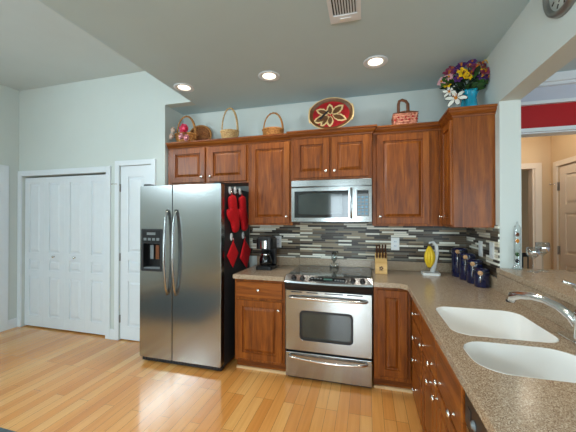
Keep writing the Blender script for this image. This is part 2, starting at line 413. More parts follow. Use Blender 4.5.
b.prism(fr, [(1.5, 0), (2.05, 0), (2.05, 2.06), (2.745, 2.06), (2.745, 0), (XH + .1, 0), (XH + .1, 2.6), (1.5, 2.6)], (), -.1, 0)
fr = sideL(XH, 0)
b.prism(fr, [(-YH, 0), (-1.03, 0), (-1.03, 2.06), (-.27, 2.06), (-.27, 0), (-.12, 0), (-.12, 2.6), (-YH, 2.6)], (), -.1, 0)
b.box(1.4, 1.5, .12, YH + .1, 0, 2.6)
struct(obj('wall_hall', b, 'beige'))
b = MB().box(1.4, XDR, .12, 3.3, 2.6, 2.66); struct(obj('ceiling_hall', b, 'ceil'))
b = MB().box(1.2, XDR, 3.2, 3.3, 0, 2.6); b.box(1.2, 1.3, 1.27, 3.2, 0, 2.6); b.box(4.3, 4.4, 1.27, 3.2, 0, 2.6); struct(obj('wall_far_room', b, 'beige'))
b = MB(); fr = front(0, YH)
for u0, u1, v0, v1 in ((2.745, 2.815, 0, 2.06), (1.98, 2.05, 0, 2.06), (1.98, 2.815, 2.06, 2.13)): b.fbox(fr, u0, u1, v0, v1, 0, .018)
b.fbox(fr, 2.725, 2.745, 0, 2.06, -.1, .0)
struct(obj('trim_2', b, 'creampaint'))
# added warm globe, out of the frame, to light the enclosed hallway
t = thing('added_hall_globe', 'added unseen warm globe lighting the enclosed hallway', 'added lamp', (2.35, .65, 2.6))
b = MB().lathe([(.001, 2.60), (.06, 2.60), (.06, 2.575), (.001, 2.575)], c=(2.35, .65, 0)); obj('base', b, 'nickel', t)
b = MB().sphere((2.35, .65, 2.51), .075); obj('globe', b, 'warmglow', t)
pl = bpy.data.lights.new('hall_fill', 'POINT'); pl.energy = 10; pl.color = (1, .88, .72); pl.shadow_soft_size = .08
po = bpy.data.objects.new('hall_fill', pl); po.location = (2.35, .65, 2.38); C.objects.link(po)

def door_leaf_mesh(b, fr, u0, u1, v0, v1, rows, t=.035, stile=.085, cols=1):
    # slab with raised panels: slab sides plus a front built from nested rectangles
    b.fbox(fr, u0, u1, v0, v1, -t, -.013)
    cells = []; cw = (u1 - u0 - stile * (cols + 1)) / cols
    for c_ in range(cols):
        a0 = u0 + stile + c_ * (cw + stile)
        for r0, r1 in rows: cells.append((a0, a0 + cw, r0, r1))
    b.prism(fr, [(u0, v0), (u1, v0), (u1, v1), (u0, v1)], [[(a, c), (b_, c), (b_, d), (a, d)] for a, b_, c, d in cells], -.013, 0)
    for a, b_, c, d in cells:
        b.panel(fr, a + .006, b_ - .006, c + .006, d - .006, [(0, -.013), (.010, -.0128), (.032, -.002)])
ROWS = [(.16, .68), (.76, .90), (.985, 1.90)]
def knob_mesh(b, fr, u, v, s=1.0):
    k = F(fr(u, v, 0), fr.u, fr.v, fr.n)
    b.lathe([(.008 * s, 0), (.008 * s, .003), (.005 * s, .006), (.005 * s, .013), (.0135 * s, .018), (.0155 * s, .023), (.013 * s, .028), (.004 * s, .0305)], fr=k, n=14)
# door_1: bifold closet
t = sroot('door_1', (-3.01, YW, 0), 'white four-leaf bifold closet door with three raised panels per leaf')
b = MB(); fr = front(0, YW)
for u0, u1, v0, v1 in ((OB[0] - .065, OB[0], 0, OB[2] + .07), (OB[1], OB[1] + .065, 0, OB[2] + .07), (OB[0], OB[1], OB[2], OB[2] + .07)):
    b.fbox(fr, u0, u1, v0, v1, 0, .018)
obj('casing', b, 'white', t, bevel=.004)
fb = front(0, YW + .03)
wl = (OB[1] - OB[0] - .016) / 4
for i in range(4):
    u0 = OB[0] + .005 + i * (wl + .002)
    b = MB(); door_leaf_mesh(b, fb, u0, u0 + wl, .018, OB[2] - .02, ROWS, stile=.08)
    lf = obj('door_leaf', b, 'white', t)
    if i in (1, 2):
        b = MB(); knob_mesh(b, fb, u0 + (wl * .5), .945, 1.1); obj('knob', b, 'nickel', lf)
# door_2: narrow pantry door by the fridge
t = sroot('door_2', (-1.89, YW, 0), 'narrow white panelled pantry door beside the refrigerator')
b = MB()
for u0, u1, v0, v1 in ((OP[0] - .06, OP[0], 0, OP[2] + .06), (OP[1], OP[1] + .06, 0, OP[2] + .06), (OP[0], OP[1], OP[2], OP[2] + .06)): b.fbox(fr, u0, u1, v0, v1, 0, .018)
obj('casing', b, 'white', t, bevel=.004)
b = MB(); fb = front(0, YW + .008); door_leaf_mesh(b, fb, OP[0] + .004, OP[1] - .004, .012, OP[2] - .004, [(.17, .70), (.79, .95), (1.04, 1.93)], stile=.11)
lf = obj('door_leaf', b, 'white', t)
for z in (.25, .98, 1.80):
    b = MB().fbox(fb, OP[0] - .002, OP[0] + .012, z - .045, z + .045, .001, .005); b.tube([fb(OP[0], z - .045, .008), fb(OP[0], z + .045, .008)], .006); obj('hinge', b, 'hingemetal', lf)
b = MB(); b.tube([fb(OP[0], 1.845, .008), fb(OP[0] - .03, 1.846, .03), fb(OP[0] - .075, 1.846, .045)], .004); b.sphere(fb(OP[0] - .08, 1.846, .046), .009, 8, 6); obj('door_stop', b, 'nickel', lf)
b = MB(); knob_mesh(b, fb, OP[1] - .06, .95, 1.9); obj('knob', b, 'nickel', lf)
# door_3 in the left wall
t = sroot('door_3', (XL, -.98, 0), 'white door in the left wall at the edge of the photo')
fl = sideR(XL, 0)
b = MB()
for u0, u1, v0, v1 in ((-.56, -.465, 0, 2.12), (-1.495, -1.40, 0, 2.12), (-1.40, -.56, 2.05, 2.12)): b.fbox(fl, u0, u1, v0, v1, 0, .02)
obj('casing', b, 'white', t, bevel=.004)
fb = sideR(XL - .01, 0)
b = MB(); door_leaf_mesh(b, fb, -1.396, -.564, .01, 2.045, [(.2, .95), (1.1, 1.9)], cols=2, stile=.11); lf = obj('door_leaf', b, 'white', t)
for z in (.3, 1.05, 1.82):
    b = MB().fbox(fb, -.572, -.558, z - .05, z + .05, .001, .005); b.tube([fb(-.562, z - .05, .016), fb(-.562, z + .05, .016)], .007); obj('hinge', b, 'hingemetal', lf)
# door_4 in the hall
t = sroot('door_4', (XH, .65, 0), 'white panelled hallway door seen over the bar ledge')
fl = sideL(XH, 0)
b = MB()
for u0, u1, v0, v1 in ((-1.10, -1.03, 0, 2.12), (-.27, -.20, 0, 2.12), (-1.03, -.27, 2.06, 2.12)): b.fbox(fl, u0, u1, v0, v1, 0, .018)
obj('casing', b, 'creampaint', t, bevel=.004)
fb = sideL(XH + .01, 0)
b = MB(); door_leaf_mesh(b, fb, -1.026, -.274, .01, 2.055, [(.2, .9), (1.03, 1.5), (1.6, 1.95)], cols=2, stile=.1); lf = obj('door_leaf', b, 'creampaint', t)
for z in (.3, 1.06, 1.82):
    b = MB().fbox(fb, -1.034, -1.02, z - .05, z + .05, .001, .006); b.tube([fb(-1.03, z - .05, .016), fb(-1.03, z + .05, .016)], .007); obj('hinge', b, 'hingemetal', lf)
b = MB(); b.tube([fb(-1.03, 1.85, .016), fb(-1.05, 1.85, .045), fb(-1.085, 1.852, .06)], .005); b.sphere(fb(-1.09, 1.852, .062), .011, 8, 6); obj('door_stop', b, 'nickel', lf)
# baseboards
b = MB().fbox(sideR(XL, 0), -.465, YW, 0, .12, 0, .014); struct(obj('baseboard_left', b, 'white'))
b = MB(); fr = front(0, YW)
b.fbox(fr, OB[1] + .065, OP[0] - .06, 0, .12, 0, .014); b.fbox(fr, OP[1] + .06, XA, 0, .12, 0, .014); struct(obj('baseboard_closet', b, 'white'))
# tile on the back wall and on the right wall (stops at the end of the wall)
b = MB().box(-.60, XR, -.008, 0, 1.005, 1.42); struct(obj('wall_tile_back', b, 'tile_b'))
b = MB().box(XR - .008, XR, YE + .008, -.008, 1.005, 1.39); struct(obj('wall_tile_right', b, 'tile_r'))

# ------------------------------------------------------------------ cabinets
def door_steps(fw=.058): return [(0, 0), (0, .015), (.004, .019), (fw, .019), (fw + .004, .006), (fw + .012, .005), (fw + .034, .017)]
DR = [(0, 0), (0, .014), (.005, .019), (.018, .019)]
def cab_door(fr, u0, u1, v0, v1, parent, knob=None, m='wood', name='door', fw=.058):
    b = MB().panel(fr, u0, u1, v0, v1, door_steps(fw)); d = obj(name, b, m, parent)
    for kn in ([knob] if isinstance(knob, tuple) else (knob or [])):
        b = MB(); knob_mesh(b, F(fr(0, 0, .019), fr.u, fr.v, fr.n), kn[0], kn[1]); obj('knob', b, 'nickel', d)
    return d
def drawer(fr, u0, u1, v0, v1, parent, knobs, m='wood_x', name='drawer'):
    b = MB().panel(fr, u0, u1, v0, v1, DR); d = obj(name, b, m, parent)
    for kn in knobs:
        b = MB(); knob_mesh(b, F(fr(0, 0, .019), fr.u, fr.v, fr.n), kn[0], kn[1]); obj('knob', b, 'nickel', d)
    return d
CR = [(0, 0), (.006, .0), (.010, .012), (.016, .018), (.030, .034), (.036, .048), (.044, .052), (.044, .066)]   # crown profile: out, up
def crown(b, path, z):
    # path: list of ((x,y),(ox,oy)) with outward offsets at the corners
    ls = []
    for (x, y), (ox, oy) in path:
        ls.append([Vector((x + ox * o_, y + oy * o_, z + u)) for o_, u in CR] + [Vector((x - ox * .012, y - oy * .012, z + .066)), Vector((x - ox * .012, y - oy * .012, z))])
    b.loops(ls, True, True)
ZU, ZT = 1.37, 2.222          # underside and top of the uppers
YU = -.325
def upper(label, x0, x1, z0, doors, y=YU, cr0=None, cr1=None):
    t = thing('wall_cabinet', label, 'cabinet', ((x0 + x1) / 2, y / 2, z0), 'wall cabinets')
    b = MB().box(x0, x1, y, -.002, z0, ZT + .05); obj('body', b, 'wood', t, bevel=.002)
    fr = front(0, y)
    for u0, u1, k in doors:
        kz = z0 + .075 if z0 > 1.5 else z0 + .085
        ku = u1 - .032 if k == 'r' else u0 + .032
        cab_door(fr, u0, u1, z0 + .018, ZT - .012, t, (ku, kz))
    b = MB()
    p = []
    if cr0: p.append(((x0, cr0), (-1, 0))); p.append(((x0, y), (-1, -1)))
    else: p.append(((x0, y), (0, -1)))
    if cr1: p.append(((x1, y), (1, -1))); p.append(((x1, cr1), (1, 0)))
    else: p.append(((x1, y), (0, -1)))
    crown(b, p, ZT); obj('crown_moulding', b, 'wood_x', t)
    return t
upper('wide two-door cherry cabinet above the refrigerator', -1.462, -.482, 1.815, [(-1.415, -.985, 'r'), (-.945, -.50, 'l')])
upper('tall single-door cherry cabinet above the coffee maker', -.48, -.003, ZU, [(-.455, -.03, 'r')])
upper('two-door cherry cabinet directly above the microwave', 0, .762, 1.812, [(.028, .372, 'r'), (.39, .734, 'l')], y=-.375, cr0=-.31, cr1=-.31)
t = upper('single-door cherry wall cabinet above the knife block', .765, 1.33, ZU, [(.80, 1.255, 'l')])
# corner cabinet on the right wall: door faces left, plain end panel faces the camera
XC, YC = 1.362, -.642
t = thing('wall_cabinet', 'cherry wall cabinet on the right wall with its plain end panel showing, under the vase', 'cabinet', (1.5, -.32, ZU), 'wall cabinets')
b = MB().box(XC, XR, YC, -.002, ZU, ZT + .05); b.box(1.331, XC, YU, -.002, ZU, ZT + .05); obj('body', b, 'wood', t, bevel=.002)
fr = sideL(XC, 0); cab_door(fr, .36, .628, ZU + .018, ZT - .012, t, (.385, ZU + .085), fw=.05)
b = MB(); crown(b, [((1.331, YU), (0, -1)), ((XC, YU), (-1, -1)), ((XC, YC), (-1, -1)), ((XR, YC), (0, -1))], ZT); obj('crown_moulding', b, 'wood_x', t)

YB = -.605; ZB = .872
def basebox(b, x0, x1, y0, y1): b.box(x0, x1, y0, y1, .10, ZB)
# left base cabinet
t = thing('base_cabinet', 'cherry base cabinet with drawer and door between refrigerator and range', 'cabinet', (-.25, -.3, 0), 'base cabinets')
b = MB().box(-.50, -.004, YB, -.002, .10, ZB); obj('body', b, 'wood', t, bevel=.002)
fr = front(0, YB)
drawer(fr, -.478, -.026, .70, .848, t, [(-.252, .775)])
cab_door(fr, -.478, -.026, .125, .675, t, (-.058, .605))
b = MB().box(-.50, -.004, YB + .055, -.05, 0, .10); obj('toe_kick', b, 'wood_x', t)
b = MB().box(-.50, -.004, YB + .037, YB + .055, 0, .022); obj('shoe_moulding', b, 'shoe', t)
# corner base right of the range
t = thing('base_cabinet', 'cherry base cabinet with one narrow door between range and corner', 'cabinet', (.92, -.3, 0), 'base cabinets')
b = MB().box(.768, 1.058, YB, -.002, .10, ZB); obj('body', b, 'wood', t, bevel=.002)
cab_door(fr, .80, 1.032, .135, .848, t)
b = MB().box(.768, 1.10, YB + .055, -.05, 0, .10); obj('toe_kick', b, 'wood_x', t)
b = MB().box(.768, 1.10, YB + .037, YB + .055, 0, .022); obj('shoe_moulding', b, 'shoe', t)
# peninsula run: drawers, sink base, dishwasher, end cabinet. Front plane faces -x
XB = 1.062
fr = sideL(XB, 0)
t = thing('base_cabinet', 'cherry four-drawer base cabinet at the corner end of the peninsula', 'cabinet', (1.35, -.9, 0), 'base cabinets')
b = MB().box(XB, XR - .002, -1.158, -.607, .10, ZB); obj('body', b, 'wood', t, bevel=.002)
for v0, v1, kz in ((.70, .855, .776), (.537, .688, .609), (.377, .525, .455), (.125, .365, .249)): drawer(fr, .80, 1.14, v0, v1, t, [(.968, kz)], 'wood_y')
b = MB().box(XB + .06, XR - .02, -1.158, -.607, 0, .10); obj('toe_kick', b, 'wood_y', t)
t = thing('base_cabinet', 'cherry sink base cabinet with two doors and two false drawer fronts below the white sink', 'cabinet', (1.35, -1.56, 0), 'base cabinets')
b = MB().box(XB, XR - .002, -1.98, -1.16, .10, .66); b.box(XB, XB + .02, -1.98, -1.16, .66, ZB); obj('body', b, 'wood', t, bevel=.002)
drawer(fr, 1.175, 1.560, .625, .855, t, [(1.255, .68), (1.485, .68)], 'wood_y', 'false_drawer_front')
drawer(fr, 1.575, 1.965, .625, .855, t, [(1.66, .675), (1.88, .675)], 'wood_y', 'false_drawer_front')
cab_door(fr, 1.175, 1.560, .125, .61, t, (1.45, .566)); cab_door(fr, 1.575, 1.965, .125, .61, t, (1.60, .568))
b = MB().box(XB + .06, XR - .02, -1.98, -1.16, 0, .10); obj('toe_kick', b, 'wood_y', t)
t = thing('dishwasher', 'black dishwasher under the counter at the near end of the peninsula', 'dishwasher', (1.35, -2.29, 0))
b = MB().box(XB + .02, XR - .01, -2.59, -1.99, .02, .868); obj('body', b, 'dark', t)
b = MB().fbox(fr, 1.995, 2.585, .12, .72, -.018, .012); obj('door', b, 'blackgloss', t, bevel=.004)
b = MB().fbox(fr, 1.995, 2.585, .725, .866, -.018, .016); cp = obj('control_panel', b, 'black', t, bevel=.004)
b = MB().lathe([(.015, 0), (.015, .004), (.010, .005), (.010, .010), (.001, .010)], fr=F(fr(2.09, .775, .016), fr.u, fr.v, fr.n), n=20); obj('knob', b, 'grey', cp)
b = MB().fbox(fr, 2.03, 2.06, .76, .80, .016, .018); obj('button', b, 'dark', cp)
t = thing('base_cabinet', 'plain cherry end cabinet nearest the camera beyond the dishwasher', 'cabinet', (1.35, -2.76, 0), 'base cabinets')
b = MB().box(XB, XR - .002, -2.92, -2.60, 0, ZB); obj('body', b, 'wood', t)
cab_door(fr, 2.615, 2.905, .125, .855, t, (2.65, .75))

# ------------------------------------------------------------------ countertops
flat = F((0, 0, 0), (1, 0, 0), (0, 1, 0), (0, 0, 1))
t = thing('countertop', 'short speckled stone counter under the coffee maker', 'countertop', (-.25, -.32, .873))
b = MB().box(-.505, -.002, -.648, -.002, .873, CT); obj('slab', b, 'stone', t, bevel=.006)
b = MB().box(-.505, -.002, -.022, -.001, CT, 1.005); obj('upstand', b, 'stone', t, bevel=.003)
XI = 1.022
S1 = rrect(1.098, 1.528, -1.668, -1.225, .08); S2 = rrect(1.092, 1.50, -2.005, -1.730, .10)
t = thing('countertop', 'long L-shaped speckled stone counter holding the white sink', 'countertop', (1.3, -1.4, .873))
b = MB().prism(flat, [(.764, -.002), (XR - .002, -.002), (XR - .002, -2.94), (XI, -2.94), (XI, -.70), (XI - .045, -.650), (.764, -.648)], [S1, S2], .873, CT)
obj('slab', b, 'stone', t, bevel=.004)
b = MB().box(.764, XR - .022, -.022, -.009, CT, 1.005); b.box(XR - .022, XR - .009, YE, -.009, CT, 1.003); b.box(XR - .022, XR - .001, -2.94, YE, CT, 1.043)
obj('upstand', b, 'stone', t, bevel=.003)
b = MB().box(.0, .764, -.022, -.009, CT + .012, 1.005); obj('upstand', b, 'stone', t, bevel=.003)
# bar ledge on the half wall
b = MB().prism(flat, [(XR - .028, YE - .002), (XD + .26, YE - .002), (XD + .26, -2.98), (XR - .028, -2.98)], (), 1.046, 1.082)
b.box(XD + .002, XD + .26, -.70, YE, 1.046, 1.082)
tag(obj('bar_countertop', b, 'stone', bevel=.008, seg=3), 'raised speckled stone bar ledge on the half wall behind the faucet', 'bar ledge')

# sink
t = thing('sink', 'white double-bowl sink set under the stone counter', 'sink', (1.3, -1.6, .70))
def basin(outl, c, z1=.9138, depth=.19):
    b = MB(); ls = []
    for s_, z in ((.99, z1), (.985, z1 - .02), (.97, z1 - depth * .75), (.93, z1 - depth * .93), (.84, z1 - depth), (.1, z1 - depth - .006)):
        ls.append([Vector((c[0] + (p[0] - c[0]) * s_, c[1] + (p[1] - c[1]) * s_, z)) for p in outl])
    b.loops(ls, False, True, True, True)
    ls = [[Vector((c[0] + (p[0] - c[0]) * s_, c[1] + (p[1] - c[1]) * s_, z)) for p in outl] for s_, z in ((.99, z1), (.997, z1 - .002), (.997, z1 - .04), (1.03, z1 - depth * .75), (.86, z1 - depth - .02), (.1, z1 - depth - .022))]
    b.loops(ls, False, True, True, True)
    o = obj('basin', b, 'sink', t)
    d = MB().lathe([(.045, z1 - depth - .004), (.045, z1 - depth + .001), (.036, z1 - depth + .002), (.030, z1 - depth - .002), (.001, z1 - depth - .003)], c=(c[0] + .05, c[1], 0), n=20); obj('drain', d, 'chrome', o)
def shrink(pts, c, d): return [(p[0] + d * (1 if p[0] < c[0] else -1) * -1, p[1] + d * (1 if p[1] < c[1] else -1) * -1) for p in pts]
basin(rrect(1.098, 1.528, -1.668, -1.225, .08), (1.313, -1.446)); basin(rrect(1.092, 1.50, -2.005, -1.730, .10), (1.296, -1.868))

# faucet
t = thing('faucet', 'chrome pull-out kitchen faucet arching over the far sink bowl', 'faucet', (1.575, -1.66, CT))
b = MB().prism(flat, rrect(1.545, 1.605, -1.79, -1.54, .029), (), CT + .001, CT + .012); obj('deck_plate', b, 'chrome', t, bevel=.004)
b = MB().lathe([(.027, CT + .012), (.026, CT + .03), (.023, CT + .07), (.023, CT + .11), (.026, CT + .125), (.02, CT + .145), (.001, CT + .15)], c=(1.575, -1.665, 0), n=20); obj('body', b, 'chrome', t)
pts = [Vector((1.572, -1.660, CT + .06)), Vector((1.56, -1.63, CT + .105)), Vector((1.54, -1.585, CT + .133)), Vector((1.515, -1.53, CT + .147)), Vector((1.488, -1.475, CT + .148)), Vector((1.463, -1.42, CT + .138)), Vector((1.447, -1.385, CT + .124)), Vector((1.443, -1.372, CT + .10))]
b = MB().tube(pts, [.019, .019, .018, .0175, .018, .02, .023, .021], 14); sp = obj('spout', b, 'chrome', t)
b = MB().lathe([(.020, .0), (.020, .012), (.014, .014), (.001, .014)], fr=F(pts[-1] + Vector((-.001, .004, -.012)), (1, 0, 0), (0, 1, 0), (0, 0, 1)), n=16); obj('spray_head', b, 'black', sp)
b = MB().tube([(1.575, -1.668, CT + .14), (1.556, -1.69, CT + .185), (1.535, -1.715, CT + .235), (1.51, -1.73, CT + .262), (1.47, -1.742, CT + .275)], [.011, .008, .007, .007, .006], 10); obj('lever', b, 'chrome', t)

# ------------------------------------------------------------------ refrigerator
FX0, FX1, FY, FZ = -1.484, -.592, -.640, 1.765
t = thing('refrigerator', 'stainless side-by-side refrigerator with water dispenser in its left door', 'refrigerator', (-1.04, -.35, 0))
b = MB().box(FX0, FX1, FY, -.03, .03, 1.745); obj('body', b, 'dark', t, bevel=.006)
fr = front(0, FY)
XS = -1.114
def fdoor(u0, u1, hole=None):
    b = MB()
    out = rrect(u0, u1, .058, FZ, .012, 3)
    if hole: b.prism(fr, out, [hole], .006, .075)
    else: b.prism(fr, out, (), .006, .075)
    return obj('door', b, 'steel', t, bevel=.012, seg=3)
dl = fdoor(FX0 - .008, XS - .004, rrect(-1.462, -1.236, .925, 1.325, .008, 2))
dr = fdoor(XS + .004, FX1 + .002)
def fhandle(x, d):
    pts = []
    for i in range(15):
        s_ = i / 14; pts.append(fr(x, .70 + .82 * s_, .082 + .055 * math.sin(PI * s_) ** .6))
    b = MB().tube(pts, [.012 + .004 * math.sin(PI * i / 14) for i in range(15)], 10, flat=1.3)
    for z in (.705, 1.515): b.tube([fr(x, z, .07), fr(x, z, .092)], .013, 10)
    obj('handle', b, 'steel_z', d)
fhandle(-1.163, dl); fhandle(-1.068, dr)
dp = MB(); dp.prism(fr, rrect(-1.472, -1.226, .915, 1.335, .012, 3), [rrect(-1.448, -1.250, .94, 1.19, .01, 3)], .073, .082)
dd = obj('dispenser', dp, 'dark', t, bevel=.003)
b = MB(); b.fbox(fr, -1.455, -1.243, .932, 1.2, .006, .010); b.fbox(fr, -1.455, -1.448, .932, 1.2, .01, .073); b.fbox(fr, -1.25, -1.243, .932, 1.2, .01, .073); b.fbox(fr, -1.455, -1.243, 1.19, 1.20, .01, .073); b.fbox(fr, -1.455, -1.243, .932, .94, .01, .073)
obj('recess', b, 'black', dd)
b = MB().fbox(fr, -1.45, -1.248, 1.2, 1.322, .082, .085); b.m(1)
for i in range(4): b.fbox(fr, -1.437 + i * .05, -1.405 + i * .05, 1.22, 1.245, .085, .087)
b.fbox(fr, -1.40, -1.30, 1.275, 1.30, .085, .087)
obj('control_panel', b, ['black', 'grey'], dd)
b = MB().fbox(fr, -1.40, -1.36, 1.03, 1.17, .03, .04); obj('paddle', b, 'grey', dd, bevel=.003)
b = MB().fbox(fr, -1.335, -1.295, 1.03, 1.17, .03, .04); obj('paddle', b, 'brownband', dd, bevel=.003)
b = MB().fbox(fr, -1.445, -1.253, .94, .952, .012, .076); obj('drip_tray', b, 'grey', dd, bevel=.002)
b = MB().box(FX0 + .005, FX1 - .005, FY - .05, FY + .01, .015, .052); b.m(1)
for i in range(26): b.box(FX0 + .03 + i * .032, FX0 + .046 + i * .032, FY - .054, FY - .05, .022, .045)
obj('base_grille', b, ['black', 'dark'], t)
for x in (FX0 + .05, FX1 - .05):
    b = MB().box(x - .035, x + .035, FY - .055, FY + .07, 1.7455, 1.785); obj('hinge_cover', b, 'dark', t, bevel=.006)
for x in (FX0 + .06, FX1 - .06):
    b = MB().lathe([(.02, 0), (.02, .03)], c=(x, FY - .01, 0), n=12); obj('foot', b, 'black', t)
# dark ring on the fridge's left side
b = MB(); ring = [(FX0 - .028 , -.55 + .05 * math.cos(2 * PI * i / 24), .68 + .075 * math.sin(2 * PI * i / 24)) for i in range(24)]
b.tube(ring, .006, 8, closed=True); b.tube([(FX0 - .001, -.55, .755), (FX0 - .034, -.55, .755)], .009, 8)
tag(obj('towel_ring', b, 'dark'), 'dark metal ring hanging low on the left side of the refrigerator', 'towel ring')

# hooks on the fridge side, mitts and pot holders
XF = FX1
def hook(y, z, label):
    t = thing('magnet_hook', label, 'hook', (XF + .0005, y, z), 'magnetic hooks on the refrigerator side')
    fr = sideR(XF + .0005, 0)
    b = MB().lathe([(.001, 0), (.024, 0), (.026, .006), (.022, .011), (.001, .012)], fr=F((XF + .0005, y, z + .01), (0, 1, 0), (0, 0, 1.5), (1, 0, 0)), n=18); obj('base', b, 'plate', t)
    b = MB().tube([(XF + .012, y, z + .01), (XF + .024, y, z - .008), (XF + .030, y, z - .024), (XF + .034, y, z - .012)], .005, 8); obj('prong', b, 'nickel', t)
HK = ((-.54, 1.705, 'white hook holding the left red oven mitt, near the refrigerator front'), (-.425, 1.715, 'white hook between the two red oven mitts, nothing hanging on it'), (-.305, 1.715, 'white hook holding the right red oven mitt, near the cabinet'),
      (-.505, 1.245, 'white hook holding the left red diamond pot holder'), (-.225, 1.245, 'white hook holding the right tilted red pot holder'))
for h in HK: hook(*h)
def sheet(outl, th, cx, cy):      # a padded flat shape: outline inset loops bulging out along +x; (y,z) outline
    b = MB(); ls = []
    for s_, x in ((.97, .0), (1.0, th * .25), (.985, th * .6), (.9, th * .9), (.6, th), (.15, th * 1.02)):
        ls.append([Vector((XF + .016 + x, cx + (p[0] - cx) * s_, cy + (p[1] - cy) * s_)) for p in outl])
    b.loops(ls, True, True, True, True); return b
def smooth_out(pts, n=4):
    out = []; m = len(pts)
    for i in range(m):
        p0, p1, p2, p3 = [Vector(pts[(i + k) % m]) for k in (-1, 0, 1, 2)]
        for j in range(n):
            s_ = j / n; out.append(tuple(.5 * ((2 * p1) + (p2 - p0) * s_ + (2 * p0 - 5 * p1 + 4 * p2 - p3) * s_ ** 2 + (3 * p1 - p0 - 3 * p2 + p3) * s_ ** 3)))
    return out
MIT = [(-.055, 0), (.055, 0), (.06, -.10), (.068, -.20), (.075, -.29), (.055, -.355), (.0, -.37), (-.045, -.345), (-.06, -.26), (-.075, -.235), (-.10, -.20), (-.115, -.15), (-.10, -.11), (-.065, -.11)]
def mitt(y, ztop, rot, label):
    t = thing('oven_mitt', label, 'oven mitt', (XF + .02, y, ztop), 'red oven mitts')
    c, s_ = math.cos(rot), math.sin(rot)
    pts = [(y + (p[0] * 1.15 * c - p[1] * s_), ztop + (p[0] * s_ + p[1] * c)) for p in smooth_out(MIT)]
    cy = sum(p[0] for p in pts) / len(pts); cz = sum(p[1] for p in pts) / len(pts)
    obj('mitten', sheet(pts, .035, cy, cz), 'redcloth', t)
    b = MB(); b.tube([(XF + .028, y, ztop - .005), (XF + .03, y - .010, ztop + .018), (XF + .03, y, ztop + .03), (XF + .03, y + .010, ztop + .018), (XF + .028, y, ztop - .005)], .003, 6); obj('loop', b, 'redcloth', t)
mitt(-.545, 1.655, R(14), 'red oven mitt hanging nearer the refrigerator front')
mitt(-.31, 1.665, R(13), 'red oven mitt hanging nearer the wall cabinet')
def holder(y, ztop, h, wd, rot, label, lift=0):
    t = thing('pot_holder', label, 'pot holder', (XF + .02, y, ztop), 'red pot holders')
    c, s_ = math.cos(rot), math.sin(rot)
    base = []
    D = [(0, 0), (wd / 2, -h / 2), (0, -h), (-wd / 2, -h / 2)]
    for i in range(4):
        a, d = D[i], D[(i + 1) % 4]
        for k in range(6): base.append((a[0] + (d[0] - a[0]) * k / 6, a[1] + (d[1] - a[1]) * k / 6))
    pts = [(y + p[0] * c - p[1] * s_, ztop + p[0] * s_ + p[1] * c) for p in base]
    cy = sum(p[0] for p in pts) / len(pts); cz = sum(p[1] for p in pts) / len(pts)
    obj('pad', sheet(pts, .016, cy, cz), 'redcloth', t)
    b = MB().tube([(XF + .026, y, ztop - .006), (XF + .03, y - .008, ztop + .012), (XF + .03, y, ztop + .022), (XF + .03, y + .008, ztop + .012), (XF + .026, y, ztop - .006)], .003, 6); obj('loop', b, 'redcloth', t)
holder(-.505, 1.215, .265, .25, 0, 'red diamond pot holder hanging straight, nearer the refrigerator front')
holder(-.225, 1.215, .33, .30, R(11), 'red diamond pot holder hanging tilted, nearer the coffee maker')

# ------------------------------------------------------------------ range
t = thing('range', 'stainless electric range with black glass cooktop and storage drawer', 'range', (.382, -.32, 0))
YO = -.60
fr = front(0, YO)
b = MB().box(.008, .756, YO, -.03, .02, .885); obj('body', b, 'black', t)
b = MB().prism(flat, [(.004, -.028), (.760, -.028), (.760, -.585), (.004, -.585)], (), .885, .926); ck = obj('cooktop', b, 'cook', t, bevel=.006)
for x, y, r in ((.20, -.42, .105), (.57, -.42, .085), (.20, -.18, .075), (.57, -.18, .095)):
    b = MB()
    b.prism(flat, ell(x, y, r, r), [ell(x, y, r - .004, r - .004)], .9262, .9266); obj('burner_ring', b, 'grey', ck)
# control panel: sloped band with bowed front
b = MB(); ls = []
N = 16
for i in range(N + 1):
    s_ = i / N; x = .004 + .756 * s_; bow = .035 * (1 - (2 * s_ - 1) ** 2)
    ls.append([Vector((x, -.575, .925)), Vector((x, -.590 - bow * .3, .931)), Vector((x, -.648 - bow, .886)), Vector((x, -.652 - bow, .872)), Vector((x, -.575, .872))])
b.loops(ls, True, True); cp = obj('control_panel', b, 'steel', t)
b = MB(); ls = []
for i in range(N + 1):
    s_ = i / N; x = .003 + .758 * s_; bow = .035 * (1 - (2 * s_ - 1) ** 2)
    ls.append([Vector((x, -.56, .872)), Vector((x, -.654 - bow, .872)), Vector((x, -.650 - bow * .8, .845)), Vector((x, -.640, .808)), Vector((x, -.56, .808))])
b.loops(ls, True, True); obj('front_apron', b, 'black', t)
def panel_frame(x, d=0.):       # frame on the sloped band, n outward
    s_ = (x - .004) / .756; bow = .035 * (1 - (2 * s_ - 1) ** 2)
    p = Vector((x, -.590 - bow * .3, .931)); q = Vector((x, -.648 - bow, .886)); v = (p - q).normalized()
    return F((p + q) / 2, (1, 0, 0), v, Vector((1, 0, 0)).cross(v))
for x in (.085, .165, .60, .68):
    k = panel_frame(x)
    b = MB().lathe([(.024, 0), (.024, .002), (.018, .004), (.016, .022), (.014, .024), (.001, .024)], fr=k, n=20); b.fbox(k, -.003, .003, -.015, .015, .024, .028)
    obj('knob', b, 'black', cp)
k = panel_frame(.382)
b = MB().fbox(k, -.155, .155, -.021, .023, -.012, .0035); b.m(1).fbox(k, -.03, .045, -.006, .012, .0035, .0042); b.m(2)
for i in range(4):
    b.fbox(k, -.14 + i * .026, -.124 + i * .026, .002, .012, .0035, .0045); b.fbox(k, .065 + i * .022, .08 + i * .022, -.012, .004, .0035, .0045)
obj('display', b, ['blackgloss', 'digit', 'grey'], cp)
fd = front(0, YO)
b = MB(); win = rrect(.138, .602, .365, .628, .04, 6)
